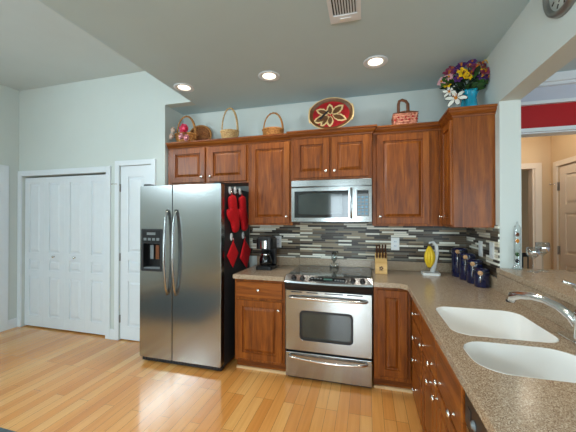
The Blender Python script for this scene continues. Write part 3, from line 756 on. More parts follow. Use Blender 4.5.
b.prism(fd, rrect(.010, .754, .272, .800, .006, 2), [win], .002, .038); od = obj('oven_door', b, 'steel', t, bevel=.004)
b = MB().prism(fd, rrect(.139, .601, .366, .627, .04, 6), [rrect(.158, .582, .385, .608, .03, 6)], .03, .0365); obj('window_frame', b, 'black', od)
b = MB().prism(fd, rrect(.139, .601, .366, .627, .04, 6), (), .022, .031); obj('window_glass', b, 'mglass', od)
b = MB()
for u0, u1 in ((.06, .16), (.2, .3), (.36, .52), (.55, .68)): b.fbox(fd, u0, u1, .783, .792, .0375, .0388)
obj('vent_slot', b, 'black', od)
def bowhandle(fr, u0, u1, v, n0, bow, parent, m='copper', r=.011, drop=0):
    pts = [fr(u0, v, n0)] + [fr(u0 + .012 + (u1 - u0 - .024) * i / 14, v - drop * (1 - (2 * i / 14 - 1) ** 2), n0 + .03 + bow * (1 - (2 * i / 14 - 1) ** 2)) for i in range(15)] + [fr(u1, v, n0)]
    b = MB().tube(pts, r, 10); return obj('handle', b, m, parent)
bowhandle(fd, .045, .715, .742, .036, .022, od)
b = MB().fbox(fd, .010, .754, .035, .252, .002, .036); sd = obj('storage_drawer', b, 'steel', t, bevel=.004)
bowhandle(fd, .045, .715, .222, .035, .02, sd, drop=.012)
b = MB().box(.015, .75, YO + .02, YO + .06, 0.0, .035); obj('toe_panel', b, 'black', t)

# microwave
t = thing('microwave', 'stainless over-the-range microwave with dark window and vertical handle', 'microwave', (.382, -.2, 1.40))
b = MB().box(.004, .758, -.375, -.012, 1.402, 1.808); obj('body', b, 'dark', t)
fm = front(0, -.375)
def bowed(u0, u1, v0, v1, n0, n1, name, m, parent, hole=None):
    # gently bowed front plate
    b = MB(); N = 10; ls = []
    for i in range(N + 1):
        s_ = i / N; u = u0 + (u1 - u0) * s_
        bw = .009 * (1 - (2 * (u - .004) / .754 - 1) ** 2)
        ls.append([fm(u, v0, n0), fm(u, v0, n1 + bw - .006), fm(u, v0 + .006, n1 + bw), fm(u, v1 - .006, n1 + bw), fm(u, v1, n1 + bw - .006), fm(u, v1, n0)])
    b.loops(ls, True, True); return obj(name, b, m, parent)
bowed(.004, .758, 1.742, 1.808, 0, .03, 'top_vent_panel', 'steel', t)
md = bowed(.004, .598, 1.402, 1.738, 0, .03, 'door', 'steel', t)
bowed(.602, .758, 1.402, 1.738, 0, .03, 'control_panel', 'steel', t)
cp = [c for c in t.children if c.name.startswith('control_panel')][0]
b = MB(); b.loops([[fm(.035 + .515 * i / 10, v, n + .009 * (1 - (2 * (.031 + .515 * i / 10) / .754 - 1) ** 2)) for v, n in ((1.445, .028), (1.445, .0315), (1.70, .0315), (1.70, .028))] for i in range(11)]); wn = obj('window_frame', b, 'blackgloss', md)
b = MB(); ls = []
for i in range(13):
    s_ = i / 12; u = .075 + .42 * s_; e = .018 * (2 * s_ - 1) ** 2
    bw = .009 * (1 - (2 * (u - .004) / .754 - 1) ** 2)
    ls.append([fm(u, 1.475 + e * .4, bw + .031), fm(u, 1.475 + e * .4, bw + .0325), fm(u, 1.68 - e, bw + .0325), fm(u, 1.68 - e, bw + .031)])
b.loops(ls); obj('window_glass', b, 'mglass', wn)
b = MB(); pts = [fm(.577, 1.445, .035)] + [fm(.577, 1.45 + .262 * i / 10, .068 + .014 * math.sin(PI * i / 10)) for i in range(11)] + [fm(.577, 1.717, .035)]
b.tube(pts, .011, 10); obj('handle', b, 'steel_z', md)
b = MB(); b.prism(F(fm(.055, 1.425, .0335), (1, 0, 0), (0, 0, 1), (0, -1, 0)), ell(0, 0, .011, .011, 20), [ell(0, 0, .0085, .0085, 20)], 0, .0012); obj('emblem', b, 'dark', md)
b = MB(); b.fbox(fm, .625, .735, 1.46, 1.70, .028, .041); b.m(1).fbox(fm, .632, .728, 1.665, 1.695, .041, .042); b.m(2)
for r_ in range(6):
    for c_ in range(3): b.fbox(fm, .634 + c_ * .033, .658 + c_ * .033, 1.474 + r_ * .03, 1.493 + r_ * .03, .041, .0418)
obj('keypad', b, ['grey', 'blackgloss', 'display'], cp)
b = MB().box(.03, .73, -.36, -.05, 1.396, 1.402); b.m(1).box(.1, .3, -.3, -.12, 1.394, 1.396); b.box(.45, .65, -.3, -.12, 1.394, 1.396); obj('underside', b, ['dark', 'grey'], t)

# ------------------------------------------------------------------ ceiling fittings and clock
for i, (x, y, lb) in enumerate(((-1.018, -.668, 'lit recessed ceiling light leftmost, nearest the fridge alcove'), (-.136, -.668, 'lit recessed ceiling light in the middle, above the tall cabinet'), (.785, -.668, 'lit recessed ceiling light above the right end of the microwave cabinet'),
        (1.25, -2.05, 'added unseen recessed light brightening the sink and counter'), (.1, -2.4, 'added unseen recessed light brightening the kitchen floor'), (-.95, -2.4, 'added unseen recessed light brightening the left kitchen floor'))):  # last three are unseen, added to brighten sink, counters and floor
    t = thing('recessed_light', lb, 'ceiling light', (x, y, ZC), 'recessed ceiling lights')
    b = MB(); b.lathe([(.078, ZC - .001), (.098, ZC - .001), (.096, ZC - .006), (.080, ZC - .008), (.062, ZC - .002)], c=(x, y, 0), n=28, cap0=False, cap1=False); obj('trim_ring', b, 'white', t)
    b = MB().lathe([(.001, ZC - .0025), (.060, ZC - .0025), (.060, ZC - .0005), (.001, ZC - .0005)], c=(x, y, 0), n=28); obj('lamp', b, 'lamp', t)
    sp = bpy.data.lights.new('recessed_beam', 'SPOT'); sp.energy = 26; sp.color = (1, .93, .84); sp.spot_size = R(130); sp.spot_blend = .8; sp.shadow_soft_size = .06
    so = bpy.data.objects.new('recessed_beam', sp); so.location = (x, y, ZC - .03); C.objects.link(so)
t = thing('ceiling_vent', 'white louvred air vent in the ceiling', 'vent', (.585, -1.4, ZC))
dn = F((0, 0, ZC), (1, 0, 0), (0, 1, 0), (0, 0, -1))
b = MB().prism(dn, [(.487, -1.62), (.682, -1.62), (.682, -1.24), (.487, -1.24)], [[(.512, -1.595), (.657, -1.595), (.657, -1.31), (.512, -1.31)]], .0005, .012); obj('frame', b, 'white', t, bevel=.003)
b = MB().fbox(dn, .512, .657, -1.595, -1.31, .0008, .002); obj('duct', b, 'dark', t)
for i in range(9):
    x = .52 + i * .0163
    b = MB(); b.add([dn(x, -1.594, .003), dn(x + .009, -1.594, .010), dn(x + .009, -1.311, .010), dn(x, -1.311, .003), dn(x + .0015, -1.594, .002), dn(x + .0105, -1.594, .009), dn(x + .0105, -1.311, .009), dn(x + .0015, -1.311, .002)],
                [(0, 1, 2, 3), (4, 5, 6, 7), (0, 1, 5, 4), (2, 3, 7, 6), (0, 3, 7, 4), (1, 2, 6, 5)], False); obj('slat', b, 'white', t)
b = MB().fbox(dn, .55, .62, -1.285, -1.268, .012, .016); obj('damper_lever', b, 'plate', t)
YK, ZK = -1.462, 2.585
t = thing('wall_clock', 'round pewter-rimmed clock on the wall above the pass-through', 'clock', (XR, YK, ZK))
ck = F((XR - .001, YK, ZK), (0, -1, 0), (0, 0, 1), (-1, 0, 0)); RK = .152
b = MB().lathe([(RK * .80, .010), (RK * .82, .028), (RK * .90, .034), (RK * .97, .026), (RK, .012), (RK, .0), (RK * .8, .0)], fr=ck, n=48, cap0=False, cap1=False); obj('rim', b, 'clockrim', t)
b = MB().lathe([(RK * .82, .0), (RK * .82, .012), (.001, .012)], fr=ck, n=48); fc = obj('dial', b, 'clockface', t)
b = MB()
for i in range(12):
    a = 2 * PI * i / 12; f2 = F(ck(0, 0, .012), ck.u * math.cos(a) - ck.v * math.sin(a), ck.u * math.sin(a) + ck.v * math.cos(a), ck.n)
    b.fbox(f2, -.004, .004, RK * .60, RK * .73, 0, .002)
obj('hour_mark', b, 'black', fc)['kind'] = 'stuff'
for a, l, wd in ((R(150), .055, .006), (R(205), .085, .004)):
    f2 = F(ck(0, 0, .015), ck.u * math.cos(a) - ck.v * math.sin(a), ck.u * math.sin(a) + ck.v * math.cos(a), ck.n); b = MB().fbox(f2, -wd / 2, wd / 2, -.015, l, 0, .002); obj('hand', b, 'black', fc)

# outlets
def outlet(fr, label, sw=False):
    t = thing('outlet', label, 'outlet', tuple(fr.o), 'white wall plates')
    b = MB().panel(fr, -.040, .040, -.064, .064, [(0, 0), (0, .004), (.004, .006)]); obj('cover_plate', b, 'plate', t)
    if sw:
        b = MB().fbox(fr, -.017, .017, -.033, .033, .006, .009); obj('rocker', b, 'white', t, bevel=.002)
    else:
        for z in (-.022, .022):
            b = MB().prism(fr, rrect(-.016, .016, z - .015, z + .015, .008, 3), (), .006, .008); b.m(1); b.fbox(fr, -.008, -.005, z - .005, z + .007, .008, .0083); b.fbox(fr, .005, .008, z - .005, z + .007, .008, .0083); obj('socket', b, ['white', 'slot'], t)
outlet(front(.993, -.0085, 1.18), 'white outlet on the mosaic between knife block and bananas')
outlet(front(-.255, -.0085, 1.175), 'white outlet on the mosaic behind the coffee maker')
outlet(sideL(XR - .0085, -.37, 1.185), 'white wall plate above the canisters, nearer the corner', True)
outlet(sideL(XR - .0085, -.60, 1.195), 'white wall plate above the canisters, nearer the end of the tile', True)

# ------------------------------------------------------------------ counter objects
# coffee maker
x, y = -.30, -.26
t = thing('coffee_maker', 'black drip coffee maker with a steel front band', 'coffee maker', (x, y, CT))
b = MB().prism(flat, rrect(x - .088, x + .088, y - .115, y + .10, .03), (), CT, CT + .035); bs = obj('base', b, 'black', t, bevel=.005)
b = MB().lathe([(.068, CT + .0355), (.068, CT + .038), (.001, CT + .038)], c=(x, y - .035, 0), n=24); obj('warming_plate', b, 'dark', bs)
b = MB().box(x - .08, x + .08, y + .045, y + .098, CT + .035, CT + .22); obj('column', b, 'black', t, bevel=.008)
b = MB().prism(flat, rrect(x - .088, x + .088, y - .105, y + .10, .04), (), CT + .212, CT + .315); hd = obj('brew_head', b, 'black', t, bevel=.006)
b = MB(); ls = []
for i in range(11):
    a = R(-50 + 100 * i / 10); ls.append([Vector((x + .075 * math.sin(a), y - .040 - .070 * math.cos(a) - d, z)) for d, z in ((0, CT + .218), (.003, CT + .218), (.003, CT + .298), (0, CT + .298))])
b.loops(ls); obj('steel_band', b, 'steel_z', hd)
b = MB().prism(flat, rrect(x - .075, x + .075, y - .09, y + .09, .03), (), CT + .315, CT + .332); obj('lid', b, 'dark', hd, bevel=.005)
cy = y - .035
t = thing('coffee_carafe', 'glass carafe of coffee standing inside the coffee maker', 'carafe', (x, cy, CT + .0385))
b = MB().lathe([(.055, CT + .0385), (.064, CT + .055), (.066, CT + .085), (.058, CT + .125), (.045, CT + .15), (.045, CT + .158)], c=(x, cy, 0), n=24, cap1=False); obj('jug', b, 'blackgloss', t)
b = MB().lathe([(.046, CT + .159), (.046, CT + .172), (.03, CT + .18), (.001, CT + .18)], c=(x, cy, 0), n=24); obj('lid', b, 'black', t)
b = MB().lathe([(.0465, CT + .146), (.048, CT + .15), (.0465, CT + .157)], c=(x, cy, 0), n=24, cap0=False, cap1=False); obj('band', b, 'chrome', t)
b = MB().tube([(x + .035, cy - .03, CT + .165), (x + .065, cy - .06, CT + .16), (x + .075, cy - .066, CT + .12), (x + .062, cy - .052, CT + .075)], .008, 8); obj('handle', b, 'black', t)

# glass on the cooktop
x, y = .385, -.10
t = thing('drinking_glass', 'clear stemmed glass on the back of the cooktop', 'glass', (x, y, .9275))
z0 = .9275
b = MB().lathe([(.001, z0), (.045, z0), (.046, z0 + .03), (.044, z0 + .045), (.014, z0 + .05), (.010, z0 + .06), (.001, z0 + .06)], c=(x, y, 0), n=24); obj('foot', b, 'glass', t)
b = MB().lathe([(.010, z0 + .0605), (.028, z0 + .08), (.032, z0 + .12), (.030, z0 + .165), (.0285, z0 + .165), (.030, z0 + .12), (.026, z0 + .082), (.001, z0 + .066)], c=(x, y, 0), n=24); obj('bowl', b, 'glass', t)

# knife block with knives
x, y = .845, -.20
t = thing('knife_block', 'pale wooden knife block with flower mark, right of the cooktop', 'knife block', (x, y, CT), rotz=0)
b = MB(); prof = [(-.075, 0), (.075, 0), (.075, .165), (.02, .19), (-.075, .10)]
b.loops([[Vector((xx, y + p[0], CT + p[1])) for p in prof] for xx in (x - .055, x + .055)]); obj('block', b, 'maple', t, bevel=.003)
b = MB()
fk = front(x, y - .0755, CT)
for i in range(5):
    a = 2 * PI * i / 5; b.prism(F(fk(0, .055, 0), fk.u, fk.v, fk.n), ell(.012 * math.cos(a), .012 * math.sin(a), .008, .008, 10), (), 0, .001)
b.fbox(fk, -.02, .02, .03, .034, 0, .001)
obj('flower_mark', b, 'platebrown', t)
d = Vector((0, -.52, .85)).normalized(); nx = Vector((1, 0, 0)); up = d
kproto = None
slots = [(-.04, .02), (-.013, .02), (.014, .02), (.041, .02), (-.038, -.03), (-.012, -.03), (.015, -.03), (.041, -.03)]
for i, (ux, vy) in enumerate(slots):
    zt = CT + .10 + (vy + .075) / .095 * .09 if vy < .02 else CT + .19
    p = Vector((x + ux, y + vy, zt + .003)); L = .085 if i < 4 else .065
    if i in (0, 4):
        kn = thing('knife', 'long-handled knife in the back row of the knife block' if i == 0 else 'short-handled knife in the front row of the knife block', 'knife', tuple(p), 'knives in the block')
        b = MB(); q = Vector(p); fk2 = F(q, nx, d.cross(nx) * -1, d)
        b.loops([[fk2(a_ * w_, c_ * w_ * 1.3, h_) for a_, c_ in rrect(-.008, .008, -.010, .010, .005, 3)] for h_, w_ in ((.012, .9), (.03, 1.0), (.06 * L / .085, .85), (L, 1.1))]); obj('handle', b, 'knifewood', kn, bevel=0)
        b = MB(); b.fbox(fk2, -.006, .006, -.011, .011, 0, .012); obj('bolster', b, 'nickel', kn)
        kproto = kn
    else: dup(kproto, tuple(p))

# banana stand
x, y = 1.29, -.17
t = thing('banana_stand', 'white banana stand with hooked post', 'banana stand', (x, y, CT))
b = MB().prism(flat, rrect(x - .075, x + .075, y - .07, y + .07, .02), (), CT, CT + .022); obj('base', b, 'plate', t, bevel=.006)
b = MB().tube([(x + .02, y + .02, CT + .02), (x + .04, y + .02, CT + .10), (x + .058, y + .015, CT + .20), (x + .05, y + .005, CT + .27), (x + .02, y - .01, CT + .305), (x - .012, y - .025, CT + .300), (x - .016, y - .03, CT + .285)], [.016, .014, .013, .012, .010, .008, .007], 10, flat=1.5); obj('post', b, 'plate', t)
t = thing('banana_bunch', 'bunch of ripe yellow bananas hanging from the white stand', 'bananas', (x - .02, y - .03, CT + .07))
top = Vector((x - .016, y - .032, CT + .278))
b = MB().tube([top + Vector((0, 0, .012)), top, top - Vector((0, 0, .02))], [.008, .011, .014], 8); obj('stem', b, 'bananatip', t)
for i, a in enumerate((-150, -105, -60, -20)):
    ax = Vector((math.cos(R(a)), math.sin(R(a)), 0)); pts = []; rad = []
    for k in range(11):
        s_ = k / 10; pts.append(top + ax * (.008 + .026 * math.sin(PI * s_ * .95)) + Vector((0, 0, -.012 - .195 * s_))); rad.append((.005, .008, .012, .015, .0165, .017, .0165, .015, .012, .008, .004)[k])
    b = MB().tube(pts, rad, 8); b.m(1).tube([pts[-1], pts[-1] - Vector((0, 0, .008))], .005, 6); obj('banana', b, ['banana', 'bananatip'], t)

# canisters along the right wall
CAN = ((1.525, -.20, .064, .235, 'tallest navy canister, at the back corner of the counter'), (1.545, -.34, .060, .205, 'second tallest navy canister, next to the tallest'),
       (1.558, -.472, .056, .168, 'second smallest navy canister, next to the smallest'), (1.568, -.60, .052, .118, 'smallest navy canister, nearest the sink'))
for x, y, r, h, lb in CAN:
    t = thing('canister', lb, 'canister', (x, y, CT), 'navy canisters')
    z = CT
    b = MB().lathe([(r * .94, z), (r, z + .006), (r, z + h - .01), (r * .96, z + h)], c=(x, y, 0), n=32); bd = obj('body', b, 'navy', t)
    b = MB().lathe([(r * .97, z + h + .0005), (r * 1.0, z + h + .006), (r * .97, z + h + .018), (r * .5, z + h + .026), (.001, z + h + .027)], c=(x, y, 0), n=32); ld = obj('lid', b, 'navy', t)
    b = MB().lathe([(r * 1.01, z + h - .008), (r * 1.03, z + h - .003), (r * 1.01, z + h + .002)], c=(x, y, 0), n=32, cap0=False, cap1=False); obj('wire_ring', b, 'dark', t)
    dx, dy = -.45, -.89; px, py = x + dx * r, y + dy * r
    b = MB().tube([(px, py, z + h - .03), (px + dx * .012, py + dy * .012, z + h - .02), (px + dx * .006, py + dy * .006, z + h + .012)], .0035, 6); cl = obj('clasp', b, 'nickel', t)
    f2 = F((px + dx * .013, py + dy * .013, z + h - .005), (-dy, dx, 0), (0, 0, 1), (dx, dy, 0))
    b = MB().lathe([(.001, -.004), (.016, -.004), (.018, 0), (.016, .006), (.001, .008)], fr=f2, n=16); obj('wood_tag', b, 'spoonwood', cl)
    b = MB().tube([f2(0, -.012, .004), f2(.002, -h * .6, .002)], [.004, .003], 6); obj('scoop_handle', b, 'nickel', cl)

# ------------------------------------------------------------------ on the bar ledge
x, y, z0 = XR + .085, -.765, 1.0825
t = thing('glass_thermometer', 'tall clear glass tube with coloured floats on the bar ledge', 'thermometer', (x, y, z0))
b = MB().lathe([(.001, z0), (.032, z0), (.032, z0 + .012), (.024, z0 + .02), (.021, z0 + .03), (.021, z0 + .285), (.016, z0 + .305), (.006, z0 + .318), (.006, z0 + .335), (.001, z0 + .337)], c=(x, y, 0), n=24); obj('tube', b, 'glass', t)
for dz, mname in ((.06, 'ink'), (.105, 'green'), (.20, 'amber'), (.245, 'brownband')):
    b = MB().sphere((x, y, z0 + dz), .013, 12, 8, 1.15); obj('float', b, mname, t)
def goblet(x, y, h, r, label):
    t = thing('wine_glass', label, 'wine glass', (x, y, z0), 'wine glasses on the bar ledge')
    b = MB().lathe([(.001, z0), (.032, z0), (.031, z0 + .003), (.006, z0 + .008), (.004, z0 + .02), (.004, z0 + h * .52), (.012, z0 + h * .57), (r * .8, z0 + h * .66), (r, z0 + h * .80), (r * .94, z0 + h), (r * .91, z0 + h), (r * .96, z0 + h * .8), (r * .76, z0 + h * .675), (.001, z0 + h * .60)], c=(x, y, 0), n=28); obj('bowl', b, 'glass', t)
    b = MB().lathe([(r * .86, z0 + h * .695), (r * 1.015, z0 + h * .80), (r * 1.0, z0 + h * .84)], c=(x, y, 0), n=28, cap0=False, cap1=False); obj('silver_band', b, 'chrome', t)
goblet(XR + .135, -.855, .165, .036, 'shorter wine glass with silver band, nearer the glass tube')
goblet(XR + .215, -.80, .195, .040, 'taller wine glass with silver band, farther from the glass tube')
# dark chair in the hall opening, its back showing just above the ledge
x, y = 3.02, 1.9
t = thing('dining_chair', 'dark slat-back chair seen through the hallway doorway behind the wine glasses', 'chair', (x, y, 0))
for sx in (-.19, .19):
    b = MB().box(x + sx - .018, x + sx + .018, y - .02, y + .02, 0, .93); obj('back_post', b, 'ink', t, bevel=.004)
    b = MB().box(x + sx - .018, x + sx + .018, y + .36, y + .40, 0, .44); obj('leg', b, 'ink', t, bevel=.004)
b = MB().box(x - .22, x + .22, y - .02, y + .42, .44, .475); obj('seat', b, 'ink', t, bevel=.008)
for v in (-.10, 0, .10):
    b = MB().box(x + v - .022, x + v + .022, y - .008, y + .008, .475, .87); obj('slat', b, 'ink', t)
b = MB().box(x - .172, x + .172, y - .015, y + .015, .87, .93); obj('top_rail', b, 'ink', t, bevel=.006)

# ------------------------------------------------------------------ on top of the wall cabinets
ZTOP = ZT + .0505
def ring_pts(cx, cy, z, rx, ry, n=40, wob=0, ph=0, k=10): return [(cx + (rx + wob * math.cos(k * 2 * PI * i / n + ph)) * math.cos(2 * PI * i / n), cy + (ry + wob * math.cos(k * 2 * PI * i / n + ph)) * math.sin(2 * PI * i / n), z) for i in range(n)]
def basket(label, x, y, h, r0, r1, hh, m, sy=.8, hw=.011, z0=ZTOP, hr=None):
    t = thing('wicker_basket', label, 'basket', (x, y, z0))
    b = MB(); nr = max(5, int(h / .011))
    b.lathe([(r0 * .9, z0), (r0 * .96, z0 + .005), (r1 * .93, z0 + h), (r1 * .90, z0 + h), (r0 * .9, z0 + .008)], c=(x, y, 0), n=40, sy=sy, cap1=True)
    for i in range(nr):
        s_ = (i + .5) / nr; rr = r0 + (r1 - r0) * s_ ** .8
        b.tube(ring_pts(x, y, z0 + h * s_, rr * .97, rr * sy * .97, 60, .004, PI * (i % 2), 15), h / nr * .6, 6, closed=True)
    obj('body', b, m, t)
    b = MB().tube(ring_pts(x, y, z0 + h + .004, r1 * 1.01, r1 * sy * 1.01, 40), .009, 8, closed=True); obj('rim', b, m, t)
    hr = hr or r1
    pts = [(x + hr * .98 * math.cos(PI * i / 20) * (1 if 1 else 1), y, z0 + h * .6 + (hh - h * .6) * math.sin(PI * i / 20) ** .8) for i in range(21)]
    b = MB().tube(pts, hw, 8, flat=.55)
    for i in range(2, 19, 2):
        p = Vector(pts[i]); b.tube([p + Vector((0, .011 * math.cos(a), .011 * math.sin(a))) for a in (0, PI / 2, PI, 1.5 * PI)], .004, 5, closed=True)
    obj('handle', b, m, t); return t
basket('small pale basket with a tall narrow handle above the refrigerator cabinet', -.735, -.25, .11, .068, .098, .375, 'wicker_p', hw=.013)
basket('small brown basket with a thick round handle above the tall cabinet', -.235, -.25, .09, .082, .11, .275, 'wicker', hw=.013)
basket('golden wicker basket holding roses at the left end above the cabinets', -1.275, -.26, .11, .085, .125, .33, 'wicker', hw=.014)
# round wicker tray leaning behind it
t = thing('wicker_tray', 'round brown wicker tray leaning behind the basket of roses', 'tray', (-1.20, -.10, ZTOP))
ax = Vector((.18, -.95, .25)).normalized(); uu = ax.cross(Vector((0, 0, 1))).normalized(); vv = uu.cross(ax)
ft = F(Vector((-1.20, -.085, ZTOP + .145)), uu, vv, ax)
b = MB(); b.lathe([(.001, 0), (.13, 0), (.13, .006), (.001, .006)], fr=ft, n=40)
for i in range(9):
    rr = .016 + i * .0135; b.tube([ft((rr + .003 * math.cos(12 * 2 * PI * k / 48 + PI * (i % 2))) * math.cos(2 * PI * k / 48), (rr + .003 * math.cos(12 * 2 * PI * k / 48 + PI * (i % 2))) * math.sin(2 * PI * k / 48), .008) for k in range(48)], .006, 6, closed=True)
obj('base', b, 'wicker_d', t)
b = MB().tube([ft(.133 * math.cos(2 * PI * k / 48), .133 * math.sin(2 * PI * k / 48), .012) for k in range(48)], .011, 8, closed=True); obj('rim', b, 'wicker', t)

# flowers
def petal(b, o, ax, side, L, W, curl, edge=None, m=0, em=1):
    up = ax; n = 6; rows = []
    out = side
    for i in range(n + 1):
        s_ = i / n; c = o + out * (L * math.sin(s_ * 1.35) / math.sin(1.35)) + up * (L * (.55 * s_ - curl * s_ * s_))
        wd = W * (math.sin(PI * min(1, s_ * .96 + .04) ** .8) ** .9 + .015); tx = up.cross(out).normalized()
        rows.append([c - tx * wd, c - tx * wd * .72 - up * wd * .12, c + tx * wd * .72 - up * wd * .12, c + tx * wd])
    th = ax * .0012
    base = len(b.v)
    for r_ in rows: b.v += [Vector(p) for p in r_]
    for r_ in rows: b.v += [Vector(p) - th for p in r_]
    K = 4 * (n + 1)
    for i in range(n):
        for j in range(3):
            mi = em if (edge and (j != 1 or i == n - 1)) else m
            q = (base + i * 4 + j, base + i * 4 + j + 1, base + (i + 1) * 4 + j + 1, base + (i + 1) * 4 + j)
            b.f.append((q, mi, True)); b.f.append((tuple(v + K for v in reversed(q)), mi, True))
def frame_of(ax):
    ax = Vector(ax).normalized(); u = ax.orthogonal().normalized(); return ax, u, ax.cross(u)
def flower(name, label, cat, pos, ax, kind, r, mouth, group, mcol):
    pos = Vector(pos); ax, u, v = frame_of(ax)
    t = thing(name, label, cat, tuple(mouth), group)
    st = [pos - ax * .004]
    mid = (pos + Vector(mouth)) / 2 + Vector((0, 0, .015)); st += [pos - ax * .03, mid, Vector(mouth)]
    b = MB().tube(st, .003, 6); obj('stem', b, 'dgreen', t)
    ax = (ax + Vector((random.uniform(-.35, .35), 0, random.uniform(-.35, .35)))).normalized(); ax, u, v = frame_of(ax)
    b = MB()
    n = {'lily': 6, 'daisy': 11, 'rose': 5}[kind]
    if kind == 'rose':
        for ring, (k, rr, cu) in enumerate(((6, 1.0, -.2), (5, .75, -.75), (4, .5, -1.2))):
            for i in range(k):
                a = 2 * PI * i / k + ring * .6; s_ = u * math.cos(a) + v * math.sin(a)
                petal(b, pos, ax, s_, r * rr, r * .55 * rr + r * .12, cu)
        b.sphere(pos + ax * r * .5, r * .32, 8, 6)
    else:
        for i in range(n):
            a = 2 * PI * i / n; s_ = u * math.cos(a) + v * math.sin(a)
            petal(b, pos, ax, s_, r, r * ((.27 if mcol == 'lily' else .33) if kind == 'lily' else .17), random.uniform(.3, .8), edge=(mcol == 'lily'))
    obj('petals', b, [mcol, 'ink'], t)
    if kind != 'rose':
        b = MB().sphere(pos + ax * .006, r * (.16 if kind == 'lily' else .24), 8, 6)
        if kind == 'lily':
            for i in range(5):
                a = 2 * PI * i / 5; b.tube([pos, pos + ax * r * .55 + (u * math.cos(a) + v * math.sin(a)) * r * .2], .002, 5)
        obj('centre', b, 'amber' if mcol != 'yellow' else 'brownband', t)
    return t
# roses in the left basket
MB0 = (-1.265, -.27, ZTOP + .05)
flower('rose', 'large pink artificial rose in the golden basket', 'flower', (-1.235, -.335, ZTOP + .155), (.15, -1, .35), 'rose', .055, MB0, 'roses in the basket', 'pink')
CREAM = 'small cream artificial rose in the golden basket'
for p, a in (((-1.385, -.32, ZTOP + .16), (-.4, -1, .3)), ((-1.39, -.34, ZTOP + .085), (-.3, -1, .1)), ((-1.235, -.385, ZTOP + .06), (0, -1, .1)), ((-1.175, -.38, ZTOP + .045), (.2, -1, 0))):
    flower('rose', CREAM if p[0] < -1.35 else 'small pale pink artificial rose at the front of the golden basket', 'flower', p, a, 'rose', .036, MB0, 'roses in the basket', 'cream' if p[0] < -1.35 else 'palepink')
def leaf(b, o, d, L, W, m=0):
    ax, u, v = frame_of(d); petal(b, Vector(o), u, ax, L, W, .5, m=m)
b = MB()
for i in range(16):
    a = random.uniform(0, 2 * PI); leaf(b, (-1.265 + .055 * math.cos(a), -.30 + .035 * math.sin(a), ZTOP + .11), (math.cos(a), math.sin(a) - .6, random.uniform(-.2, .8)), .05, .014)
tag(obj('rose_leaves', b, 'dgreen'), 'dark green leaves around the roses in the golden basket', 'leaves', kind='stuff')

# oval painted tray
t = thing('oval_tray', 'oval red tray with gold leaf-star pattern standing above the microwave cabinet', 'tray', (.385, -.36, ZTOP))
ax = Vector((0, -1, .14)).normalized(); vv = Vector((0, .14, 1)).normalized()
RX, RZ = .214, .158
ft = F(Vector((.385, -.36, ZTOP + RZ + .004)), (1, 0, 0), vv, ax)
b = MB(); b.prism(ft, ell(0, 0, RX * .96, RZ * .96, 48), [], 0, .008); obj('tray_base', b, 'platered', t)
b = MB()
for i in range(8): pass
b.lathe([(.80, .006), (.86, .014), (.97, .026), (1.0, .026), (1.0, .02), (.86, .002), (.80, .002)], fr=F(ft.o, ft.u * RX, ft.v * RZ, ft.n), n=56, cap0=False, cap1=False); obj('border', b, 'platebrown', t)
b = MB().tube([ft(RX * math.cos(2 * PI * k / 56), RZ * math.sin(2 * PI * k / 56), .026) for k in range(56)], .0045, 6, closed=True); obj('gilt_edge', b, 'gold', t)
for sx in (-1, 1):
    b = MB().tube([ft(sx * (RX * .90 + .018 * math.cos(a_)), RZ * .5 * math.sin(a_), .024) for a_ in [(-PI / 2 + PI * k / 10) for k in range(11)]], .008, 6); obj('grip', b, 'gold', t)
def leafshape(cx, cy, a, L, W):
    pts = []
    for i in range(9): s_ = i / 8; pts.append((s_ * L * 1.3, W * 1.35 * math.sin(PI * s_) ** .8 * (1 if i % 2 == 0 else .86)))
    for i in range(7, 0, -1): s_ = i / 8; pts.append((s_ * L * 1.3, -W * 1.35 * math.sin(PI * s_) ** .8 * (1 if i % 2 == 0 else .86)))
    return [(cx + p[0] * math.cos(a) - p[1] * math.sin(a), cy + p[0] * math.sin(a) + p[1] * math.cos(a)) for p in pts]
bo = MB(); bi = MB()
for cx, cy, a, L, W in ((-.005, -.005, 95, .088, .026), (-.005, -.015, 268, .088, .026), (.01, .0, 38, .105, .030), (.012, -.01, -22, .115, .028), (-.02, .005, 158, .105, .026), (-.02, -.015, 200, .125, .030), (-.02, -.02, 232, .10, .022)):
    o_ = leafshape(cx, cy, R(a), L, W); bo.prism(ft, o_, (), .008, .0105)
    i_ = leafshape(cx + .008 * math.cos(R(a)), cy + .008 * math.sin(R(a)), R(a), L - .024, W - .010); bi.prism(ft, i_, (), .0105, .012)
obj('leaf_outline', bo, 'gold', t); obj('leaf_fill', bi, 'platebrown', t)
b = MB(); b.prism(ft, [(-.10, -.05), (-.02, .03), (-.035, .04), (-.115, -.035)], (), .012, .0135); obj('dark_stroke', b, 'ink', t)

